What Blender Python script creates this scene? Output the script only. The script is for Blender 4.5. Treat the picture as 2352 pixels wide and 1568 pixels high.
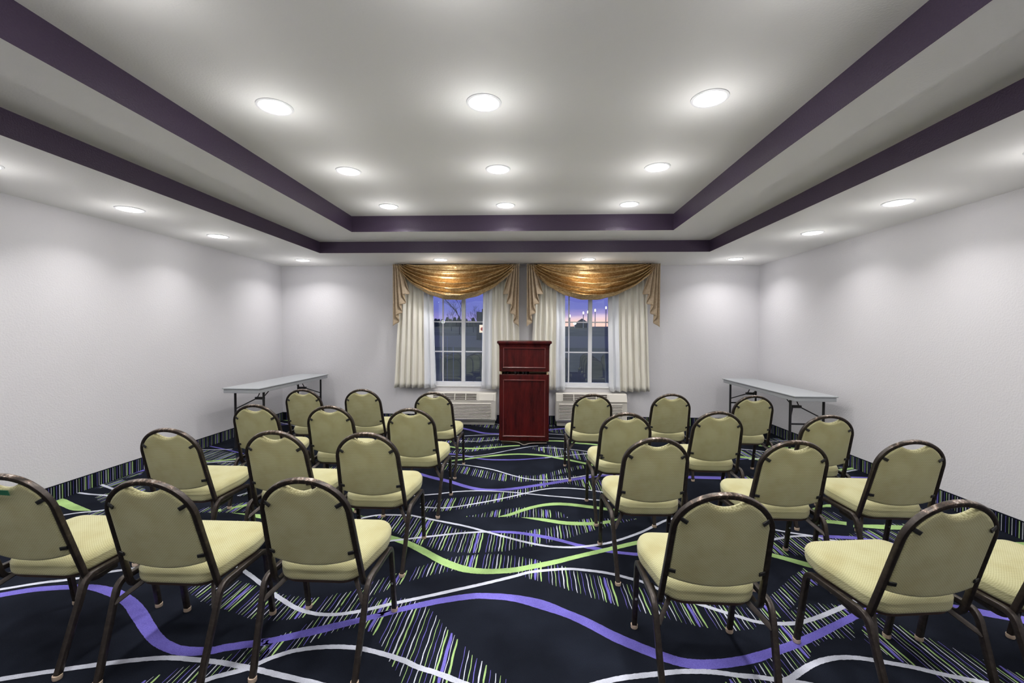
import bpy, math, random
from mathutils import Vector, Matrix
for o in list(bpy.data.objects): bpy.data.objects.remove(o, do_unlink=True)
scn = bpy.context.scene
COL = scn.collection
rnd = random.Random(7)

# ------------------------------------------------------------------ camera
FPX, YAW, PITCH, ROLL, CAMH = 1000.0, 0.0465, 0.0225, 0.0048, 1.42
cy, sy, cp_, sp_ = math.cos(YAW), math.sin(YAW), math.cos(PITCH), math.sin(PITCH)
fwd = Vector((-sy*cp_, cy*cp_, -sp_)); rgt = Vector((cy, sy, 0)); up = rgt.cross(fwd)
cr, sr = math.cos(ROLL), math.sin(ROLL)
rgt, up = cr*rgt + sr*up, -sr*rgt + cr*up
cd = bpy.data.cameras.new('camera'); co = bpy.data.objects.new('camera', cd); COL.objects.link(co)
co.matrix_world = Matrix(((rgt.x, up.x, -fwd.x, 0), (rgt.y, up.y, -fwd.y, 0), (rgt.z, up.z, -fwd.z, CAMH), (0, 0, 0, 1)))
cd.sensor_fit = 'HORIZONTAL'; cd.sensor_width = 36.0; cd.lens = 36.0*FPX/2352.0
cd.clip_start = 0.05; cd.clip_end = 500
scn.camera = co

# ------------------------------------------------------------------ view + dusk sky
vs = scn.view_settings
scn.display_settings.display_device = 'sRGB'
vs.view_transform = 'Standard'; vs.look = 'None'; vs.gamma = 1; vs.use_curve_mapping = False
vs.exposure = 0.32
LAMP_W, SIDE, BACK, REAR, FILL_W = 7.0, .58, .78, .58, 1.85

def node(nt, typ, **kw):
    n = nt.nodes.new(typ)
    for k, v in kw.items():
        if k == 'inp':
            for a, b in v.items(): n.inputs[a].default_value = b
        else: setattr(n, k, v)
    return n
def ramp(nt, pts, fac=None, interp='LINEAR'):
    r = nt.nodes.new('ShaderNodeValToRGB'); cr_ = r.color_ramp; cr_.interpolation = interp
    while len(cr_.elements) > 1: cr_.elements.remove(cr_.elements[-1])
    cr_.elements[0].position = pts[0][0]; cr_.elements[0].color = (*pts[0][1], 1)
    for p, c in pts[1:]:
        e = cr_.elements.new(p); e.color = (*c, 1)
    if fac is not None: nt.links.new(fac, r.inputs[0])
    return r
world = bpy.data.worlds.new('dusk_sky'); scn.world = world; world.use_nodes = True
wt = world.node_tree; wt.nodes.clear()
wo = node(wt, 'ShaderNodeOutputWorld'); bg = node(wt, 'ShaderNodeBackground'); wt.links.new(bg.outputs[0], wo.inputs[0])
tc = node(wt, 'ShaderNodeTexCoord'); sep = node(wt, 'ShaderNodeSeparateXYZ'); wt.links.new(tc.outputs['Generated'], sep.inputs[0])
mp = node(wt, 'ShaderNodeMapping'); mp.inputs['Scale'].default_value = (5, 5, 60); wt.links.new(tc.outputs['Generated'], mp.inputs[0])
nz = node(wt, 'ShaderNodeTexNoise', inp={'Scale': 1.0, 'Detail': 4.0}); wt.links.new(mp.outputs[0], nz.inputs[0])
ma = node(wt, 'ShaderNodeMath', operation='MULTIPLY_ADD'); wt.links.new(nz.outputs[0], ma.inputs[0]); ma.inputs[1].default_value = 0.035; ma.inputs[2].default_value = -0.0175
mb = node(wt, 'ShaderNodeMath', operation='ADD'); wt.links.new(sep.outputs[2], mb.inputs[0]); wt.links.new(ma.outputs[0], mb.inputs[1])
skyE = ramp(wt, [(0.0, (0.62, 0.27, 0.21)), (0.020, (0.85, 0.45, 0.38)), (0.034, (0.70, 0.42, 0.50)), (0.042, (0.30, 0.20, 0.42)), (0.056, (0.13, 0.115, 0.36)), (0.12, (0.13, 0.125, 0.40)), (0.5, (0.05, 0.06, 0.22))], mb.outputs[0])
skyW = ramp(wt, [(0.0, (0.18, 0.14, 0.34)), (0.03, (0.24, 0.17, 0.42)), (0.045, (0.12, 0.11, 0.36)), (0.12, (0.12, 0.12, 0.40)), (0.5, (0.05, 0.06, 0.22))], mb.outputs[0])
az = node(wt, 'ShaderNodeMapRange', inp={'From Min': -0.08, 'From Max': 0.08}); wt.links.new(sep.outputs[0], az.inputs[0])
mx = node(wt, 'ShaderNodeMix', data_type='RGBA'); wt.links.new(az.outputs[0], mx.inputs[0]); wt.links.new(skyW.outputs[0], mx.inputs[6]); wt.links.new(skyE.outputs[0], mx.inputs[7])
wt.links.new(mx.outputs[2], bg.inputs[0]); bg.inputs[1].default_value = 1.5

# ------------------------------------------------------------------ materials
def mat(name, col, rough=0.5, metal=0.0, spec=None, emit=None, estr=0, sheen=0):
    m = bpy.data.materials.new(name); m.use_nodes = True
    b = m.node_tree.nodes['Principled BSDF']
    b.inputs['Base Color'].default_value = (*col, 1); b.inputs['Roughness'].default_value = rough; b.inputs['Metallic'].default_value = metal
    if spec is not None: b.inputs['Specular IOR Level'].default_value = spec
    if emit: b.inputs['Emission Color'].default_value = (*emit, 1); b.inputs['Emission Strength'].default_value = estr
    if sheen: b.inputs['Sheen Weight'].default_value = sheen; b.inputs['Sheen Roughness'].default_value = 0.6
    return m, m.node_tree, b
def coords(nt, kind='Object', scale=None):
    t = node(nt, 'ShaderNodeTexCoord'); o = t.outputs[kind]
    if scale:
        p = node(nt, 'ShaderNodeMapping'); p.inputs['Scale'].default_value = scale; nt.links.new(o, p.inputs[0]); o = p.outputs[0]
    return o
def noise_col(nt, b, c1, c2, scale, detail=3, vec=None, lo=0.35, hi=0.65, rough=0.6):
    n = node(nt, 'ShaderNodeTexNoise', inp={'Scale': scale, 'Detail': detail, 'Roughness': rough})
    if vec is not None: nt.links.new(vec, n.inputs[0])
    r = ramp(nt, [(lo, c1), (hi, c2)], n.outputs[0]); nt.links.new(r.outputs[0], b.inputs['Base Color']); return n, r
def bump(nt, b, h, strength, dist=0.01):
    u = node(nt, 'ShaderNodeBump', inp={'Strength': strength, 'Distance': dist}); nt.links.new(h, u.inputs['Height']); nt.links.new(u.outputs[0], b.inputs['Normal'])
def paint(name, col, bscale, bstr, rough=0.6):
    m, nt, b = mat(name, col, rough, spec=0.35)
    v = coords(nt); n = node(nt, 'ShaderNodeTexNoise', inp={'Scale': bscale, 'Detail': 2.0}); nt.links.new(v, n.inputs[0]); bump(nt, b, n.outputs[0], bstr, 0.004); return m
M = {}
M['wall'] = paint('wall_paint', (0.735, 0.728, 0.755), 75, 0.55, 0.5)
M['ceil'] = paint('ceiling_paint', (0.88, 0.875, 0.86), 90, 0.25, 0.7)
M['purple_paint'] = paint('plum_paint', (0.062, 0.042, 0.078), 110, 0.6, 0.33)
def carpet(name, c1, c2):
    m, nt, b = mat(name, c1, 0.95, spec=0.03)
    v = coords(nt)
    n, r = noise_col(nt, b, c1, c2, 420, 2, v, 0.3, 0.7)
    n2 = node(nt, 'ShaderNodeTexNoise', inp={'Scale': 3.0, 'Detail': 4.0}); nt.links.new(v, n2.inputs[0])
    mm = node(nt, 'ShaderNodeMapRange', inp={'From Min': 0.35, 'From Max': 0.7, 'To Min': 0.7, 'To Max': 1.35}); nt.links.new(n2.outputs[0], mm.inputs[0])
    k = node(nt, 'ShaderNodeMix', data_type='RGBA', blend_type='MULTIPLY'); k.inputs[0].default_value = 1
    nt.links.new(r.outputs[0], k.inputs[6]); nt.links.new(mm.outputs[0], k.inputs[7]); nt.links.new(k.outputs[2], b.inputs['Base Color'])
    bump(nt, b, n.outputs[0], 0.5, 0.004); return m
M['navy'] = carpet('navy_carpet_pile', (0.0045, 0.0055, 0.009), (0.0145, 0.0175, 0.027))
M['p'] = carpet('violet_carpet_pile', (0.095, 0.08, 0.35), (0.185, 0.16, 0.53))
M['g'] = carpet('lime_carpet_pile', (0.24, 0.38, 0.13), (0.38, 0.55, 0.23))
M['w'] = carpet('pale_grey_carpet_pile', (0.38, 0.40, 0.48), (0.58, 0.60, 0.68))
# upholstery: small woven rib
def fabric():
    m, nt, b = mat('olive_cream_weave', (0.5, 0.46, 0.28), 0.85, spec=0.15, sheen=0.15)
    uv = coords(nt, 'UV'); s = node(nt, 'ShaderNodeSeparateXYZ'); nt.links.new(uv, s.inputs[0])
    def wav(o, k, ph=None):
        a = node(nt, 'ShaderNodeMath', operation='MULTIPLY'); nt.links.new(o, a.inputs[0]); a.inputs[1].default_value = k
        if ph is not None:
            c = node(nt, 'ShaderNodeMath', operation='ADD'); nt.links.new(a.outputs[0], c.inputs[0]); nt.links.new(ph, c.inputs[1]); a = c
        q = node(nt, 'ShaderNodeMath', operation='SINE'); nt.links.new(a.outputs[0], q.inputs[0]); return q.outputs[0]
    rowi = node(nt, 'ShaderNodeMath', operation='MULTIPLY'); nt.links.new(s.outputs[1], rowi.inputs[0]); rowi.inputs[1].default_value = 180.0
    fl = node(nt, 'ShaderNodeMath', operation='FLOOR'); nt.links.new(rowi.outputs[0], fl.inputs[0])
    ph = node(nt, 'ShaderNodeMath', operation='MULTIPLY'); nt.links.new(fl.outputs[0], ph.inputs[0]); ph.inputs[1].default_value = math.pi
    wv = wav(s.outputs[1], 2*math.pi*180); wu = wav(s.outputs[0], 2*math.pi*95, ph.outputs[0])
    ad = node(nt, 'ShaderNodeMath', operation='ADD'); nt.links.new(wv, ad.inputs[0]); nt.links.new(wu, ad.inputs[1])
    mr = node(nt, 'ShaderNodeMapRange', inp={'From Min': -1.6, 'From Max': 1.6}); nt.links.new(ad.outputs[0], mr.inputs[0])
    r = ramp(nt, [(0, (0.315, 0.303, 0.150)), (1, (0.515, 0.50, 0.30))], mr.outputs[0])
    ob = coords(nt, 'Object'); n2 = node(nt, 'ShaderNodeTexNoise', inp={'Scale': 9.0, 'Detail': 3.0}); nt.links.new(ob, n2.inputs[0])
    r2 = ramp(nt, [(0.3, (0.88, 0.84, 0.76)), (0.6, (1, 1, 1))], n2.outputs[0])
    k = node(nt, 'ShaderNodeMix', data_type='RGBA', blend_type='MULTIPLY'); k.inputs[0].default_value = 1
    nt.links.new(r.outputs[0], k.inputs[6]); nt.links.new(r2.outputs[0], k.inputs[7]); nt.links.new(k.outputs[2], b.inputs['Base Color'])
    bump(nt, b, mr.outputs[0], 0.35, 0.002); return m
M['fabric'] = fabric()
def frame_metal():
    m, nt, b = mat('bronze_vein_metal', (0.05, 0.042, 0.036), 0.34, 0.45)
    ob = coords(nt, 'Object'); n = node(nt, 'ShaderNodeTexNoise', inp={'Scale': 38.0, 'Detail': 5.0, 'Roughness': 0.75}); nt.links.new(ob, n.inputs[0])
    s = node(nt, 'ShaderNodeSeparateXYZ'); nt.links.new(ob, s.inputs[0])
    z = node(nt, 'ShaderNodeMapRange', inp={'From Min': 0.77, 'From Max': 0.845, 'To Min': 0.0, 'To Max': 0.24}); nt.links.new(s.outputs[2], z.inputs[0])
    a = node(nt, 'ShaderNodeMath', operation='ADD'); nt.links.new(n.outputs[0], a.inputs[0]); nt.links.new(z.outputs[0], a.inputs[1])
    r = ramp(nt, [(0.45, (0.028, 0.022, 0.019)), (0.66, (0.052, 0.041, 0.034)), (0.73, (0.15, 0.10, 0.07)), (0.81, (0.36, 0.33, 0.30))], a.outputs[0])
    nt.links.new(r.outputs[0], b.inputs['Base Color']); return m
M['metal'] = frame_metal()
M['black'] = mat('black_plastic', (0.012, 0.012, 0.012), 0.45)[0]
M['glide'] = mat('tan_plastic_glide', (0.55, 0.43, 0.33), 0.4)[0]
M['steel'] = mat('bright_steel', (0.7, 0.7, 0.7), 0.25, 1.0)[0]
M['pan'] = mat('dark_stained_plywood', (0.05, 0.03, 0.022), 0.45)[0]
M['tape'] = mat('green_tape', (0.02, 0.14, 0.07), 0.5)[0]
def wood():
    m, nt, b = mat('mahogany_veneer', (0.1, 0.01, 0.01), 0.26, spec=0.3)
    v = coords(nt, 'Object', (9, 9, 1.6))
    noise_col(nt, b, (0.016, 0.0018, 0.002), (0.095, 0.0075, 0.0065), 1.6, 8, v, 0.3, 0.72, 0.7); return m
M['wood'] = wood()
M['wood_edge'] = mat('mahogany_edge', (0.12, 0.022, 0.022), 0.25, spec=0.7)[0]
M['ply'] = mat('pale_plywood', (0.5, 0.38, 0.24), 0.6)[0]
M['cord'] = mat('tan_cord', (0.5, 0.42, 0.36), 0.5)[0]
M['table'] = paint('grey_blow_moulded_plastic', (0.40, 0.42, 0.44), 300, 0.2, 0.45)
M['tleg'] = mat('black_table_steel', (0.03, 0.03, 0.034), 0.35, 0.5)[0]
M['ac'] = mat('cream_appliance_plastic', (0.74, 0.71, 0.64), 0.45)[0]
M['ac_dark'] = mat('dark_vent_gap', (0.06, 0.045, 0.035), 0.6)[0]
M['trim'] = mat('white_vinyl', (0.82, 0.83, 0.85), 0.4)[0]
M['curtain'] = mat('ivory_lining_cloth', (0.88, 0.855, 0.77), 0.8, sheen=0.2)[0]
M['sheer'] = mat('white_lining_cloth', (0.86, 0.88, 0.92), 0.8)[0]
M['rod'] = mat('dark_board', (0.03, 0.022, 0.018), 0.6)[0]
def brocade():
    m, nt, b = mat('gold_brocade', (0.5, 0.3, 0.1), 0.36, 0.6)
    v = coords(nt, 'Object')
    n = node(nt, 'ShaderNodeTexNoise', inp={'Scale': 34.0, 'Detail': 2.0, 'Distortion': 1.2}); nt.links.new(v, n.inputs[0])
    r = ramp(nt, [(0.38, (0.44, 0.29, 0.125)), (0.5, (0.54, 0.37, 0.175)), (0.62, (0.66, 0.49, 0.26))], n.outputs[0]); nt.links.new(r.outputs[0], b.inputs['Base Color'])
    n3 = node(nt, 'ShaderNodeTexNoise', inp={'Scale': 9.0, 'Detail': 4.0, 'Distortion': 1.5}); nt.links.new(v, n3.inputs[0])
    bump(nt, b, n3.outputs[0], 0.3, 0.02); return m
M['gold'] = brocade()
def tan():
    m, nt, b = mat('tan_sateen', (0.40, 0.30, 0.19), 0.5, sheen=0.2)
    noise_col(nt, b, (0.40, 0.30, 0.19), (0.54, 0.42, 0.285), 30, 3, coords(nt), 0.3, 0.7); return m
M['tan'] = tan()
def glass():
    m = bpy.data.materials.new('window_glass'); m.use_nodes = True; nt = m.node_tree; nt.nodes.clear()
    o = node(nt, 'ShaderNodeOutputMaterial'); t = node(nt, 'ShaderNodeBsdfTransparent', inp={'Color': (0.86, 0.95, 0.95, 1)}); g = node(nt, 'ShaderNodeBsdfGlossy', inp={'Roughness': 0.01, 'Color': (0.9, 1, 1, 1)})
    f = node(nt, 'ShaderNodeFresnel', inp={'IOR': 1.85}); k = node(nt, 'ShaderNodeMixShader')
    nt.links.new(f.outputs[0], k.inputs[0]); nt.links.new(t.outputs[0], k.inputs[1]); nt.links.new(g.outputs[0], k.inputs[2]); nt.links.new(k.outputs[0], o.inputs[0]); return m
M['glass'] = glass()
M['lens'] = mat('lit_lamp_lens', (1, 1, 1), 0.5, emit=(1, 0.985, 0.97), estr=6.0)[0]
def groundm():
    m, nt, b = mat('dusk_grass', (0.1, 0.1, 0.1), 0.95)
    noise_col(nt, b, (0.26, 0.23, 0.08), (0.46, 0.37, 0.15), 0.35, 5, coords(nt), 0.35, 0.65); return m
M['ground'] = groundm()
M['asphalt'] = mat('road_asphalt', (0.50, 0.40, 0.20), 0.8)[0]
M['bark'] = mat('dark_bark', (0.03, 0.025, 0.025), 0.9)[0]
M['darkbuild'] = mat('dark_masonry', (0.03, 0.03, 0.045), 0.8)[0]
M['roof'] = mat('grey_roofing', (0.05, 0.05, 0.06), 0.8)[0]
M['hedge'] = mat('dark_foliage', (0.03, 0.04, 0.03), 0.9)[0]
M['post'] = mat('pale_post_paint', (0.55, 0.56, 0.55), 0.5)[0]
M['lampglow'] = mat('lit_street_lamp', (1, 1, 1), 0.5, emit=(1, 0.72, 0.45), estr=6)[0]
M['lampwhite'] = mat('lit_white_lamp', (1, 1, 1), 0.5, emit=(1, 0.97, 0.92), estr=8)[0]
M['sign'] = mat('lit_sign_face', (1, 0.8, 0.6), 0.5, emit=(1, 0.72, 0.48), estr=1.0)[0]
M['signred'] = mat('red_sign_emblem', (0.4, 0.05, 0.04), 0.5, emit=(0.5, 0.06, 0.04), estr=0.6)[0]

# ------------------------------------------------------------------ mesh helpers
class MB:
    def __init__(s): s.v = []; s.f = []; s.m = []; s.uv = {}
    def add(s, vs_, fs, mi=0, uv=None):
        o = len(s.v); s.v += [tuple(v) for v in vs_]
        for i, f in enumerate(fs):
            if uv: s.uv[len(s.f)] = uv[i]
            s.f.append(tuple(a+o for a in f)); s.m.append(mi)
    def box(s, x0, x1, y0, y1, z0, z1, mi=0):
        v = [(x, y, z) for x in (x0, x1) for y in (y0, y1) for z in (z0, z1)]
        s.add(v, [(0, 1, 3, 2), (4, 6, 7, 5), (0, 4, 5, 1), (2, 3, 7, 6), (0, 2, 6, 4), (1, 5, 7, 3)], mi)
    def quad(s, a, b, c, d, mi=0): s.add([a, b, c, d], [(0, 1, 2, 3)], mi)
    def cyl(s, p, q, r, n=12, mi=0, r2=None):
        p, q = Vector(p), Vector(q); d = (q-p).normalized(); a = d.orthogonal().normalized(); b = d.cross(a); r2 = r if r2 is None else r2
        v = [p+(a*math.cos(t)+b*math.sin(t))*r for t in [2*math.pi*i/n for i in range(n)]] + [q+(a*math.cos(t)+b*math.sin(t))*r2 for t in [2*math.pi*i/n for i in range(n)]]
        s.add(v, [(i, (i+1) % n, n+(i+1) % n, n+i) for i in range(n)] + [tuple(range(n-1, -1, -1)), tuple(range(n, 2*n))], mi)
    def sweep(s, path, prof, ref, mi=0, closed=False):
        path = [Vector(p) for p in path]; n = len(path); k = len(prof); rings = []
        for i, p in enumerate(path):
            t = (path[min(i+1, n-1)] - path[max(i-1, 0)]).normalized()
            r = ref[i] if isinstance(ref, list) else ref
            a = (Vector(r) - t*Vector(r).dot(t)).normalized(); b = t.cross(a)
            rings += [p + a*u + b*w for u, w in prof]
        f = [(i*k+j, i*k+(j+1) % k, (i+1)*k+(j+1) % k, (i+1)*k+j) for i in range(n-1) for j in range(k)]
        f += [tuple(range(k-1, -1, -1)), tuple(range((n-1)*k, n*k))]
        s.add(rings, f, mi)
    def lathe(s, c, prof, n=24, mi=0):
        cx, cy_, cz = c; v = []; f = []
        for r, z in prof: v += [(cx+r*math.cos(2*math.pi*i/n), cy_+r*math.sin(2*math.pi*i/n), cz+z) for i in range(n)]
        for j in range(len(prof)-1): f += [(j*n+i, j*n+(i+1) % n, (j+1)*n+(i+1) % n, (j+1)*n+i) for i in range(n)]
        s.add(v, f, mi)
    def grid(s, fn, nu, nv, mi=0, uvf=None):
        v = [fn(i/nu, j/nv) for j in range(nv+1) for i in range(nu+1)]; f = []; uv = []
        for j in range(nv):
            for i in range(nu):
                q = (j*(nu+1)+i, j*(nu+1)+i+1, (j+1)*(nu+1)+i+1, (j+1)*(nu+1)+i); f.append(q)
                if uvf: uv.append([uvf(i/nu, j/nv), uvf((i+1)/nu, j/nv), uvf((i+1)/nu, (j+1)/nv), uvf(i/nu, (j+1)/nv)])
        s.add(v, f, mi, uv if uvf else None)
    def build(s, name, mats, parent=None, smooth=None, bevel=0, solid=0):
        me = bpy.data.meshes.new(name); me.from_pydata(s.v, [], s.f)
        for m in (mats if isinstance(mats, (list, tuple)) else [mats]): me.materials.append(M[m])
        me.polygons.foreach_set('material_index', s.m)
        if s.uv:
            l = me.uv_layers.new(name='UVMap')
            for fi, uvs in s.uv.items():
                p = me.polygons[fi]
                for li, c in zip(p.loop_indices, uvs): l.data[li].uv = c
        me.update()
        if smooth is not None: me.shade_smooth(); me.set_sharp_from_angle(angle=math.radians(smooth))
        o = bpy.data.objects.new(name, me); COL.objects.link(o)
        if parent is not None: o.parent = parent
        if bevel:
            b = o.modifiers.new('bevel', 'BEVEL'); b.width = bevel; b.segments = 2; b.limit_method = 'ANGLE'; b.angle_limit = 0.6
        if solid:
            b = o.modifiers.new('solid', 'SOLIDIFY'); b.thickness = solid; b.offset = 0
        return o
def tag(o, label, cat, group=None):
    o['label'] = label; o['category'] = cat
    if group: o['group'] = group
    return o
def thing(name, label, cat, loc=(0, 0, 0), rz=0, group=None):
    o = bpy.data.objects.new(name, None); o.empty_display_size = 0.1; COL.objects.link(o); o.location = loc; o.rotation_euler = (0, 0, rz)
    return tag(o, label, cat, group)
def struct(o): o['kind'] = 'structure'; return o
def part(mb, name, mats, root, **kw):   # mesh given in world coordinates, stored relative to the root
    L = root.location; mb.v = [(x-L.x, y-L.y, z-L.z) for x, y, z in mb.v]
    return mb.build(name, mats, root, **kw)
def rsq(w, h, r, n=3):                  # rounded-rectangle tube profile
    out = []
    for cx, cy_, a0 in ((w/2-r, h/2-r, 0), (-w/2+r, h/2-r, 90), (-w/2+r, -h/2+r, 180), (w/2-r, -h/2+r, 270)):
        for i in range(n+1):
            a = math.radians(a0+90*i/n); out.append((cx+r*math.cos(a), cy_+r*math.sin(a)))
    return out
def fillet(pts, r, n=6):
    pts = [Vector(p) for p in pts]; out = [pts[0]]
    for i in range(1, len(pts)-1):
        a, b, c = pts[i-1], pts[i], pts[i+1]; u = (a-b).normalized(); w = (c-b).normalized()
        d = min(r, (a-b).length*0.49, (c-b).length*0.49); p, q = b+u*d, b+w*d
        for k in range(n+1):
            t = k/n; out.append(p*(1-t)**2 + b*2*t*(1-t) + q*t*t)
    return out + [pts[-1]]
def spline(P, sub=10):
    P = [Vector(p) for p in P]; out = []
    for i in range(len(P)-1):
        a, b, c, d = P[max(i-1, 0)], P[i], P[i+1], P[min(i+2, len(P)-1)]
        # centripetal-like tangents keep uneven spacing smooth
        l1 = max((c-b).length, 1e-6); l0 = max((b-a).length, 1e-6); l2 = max((d-c).length, 1e-6)
        m1 = (c-a)*(l1/(l0+l1)) if i > 0 else (c-b); m2 = (d-b)*(l1/(l1+l2)) if i < len(P)-2 else (c-b)
        for k in range(sub):
            t = k/sub; t2 = t*t; t3 = t2*t
            out.append(b*(2*t3-3*t2+1) + m1*(t3-2*t2+t) + c*(-2*t3+3*t2) + m2*(t3-t2))
    return out + [P[-1]]

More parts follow.
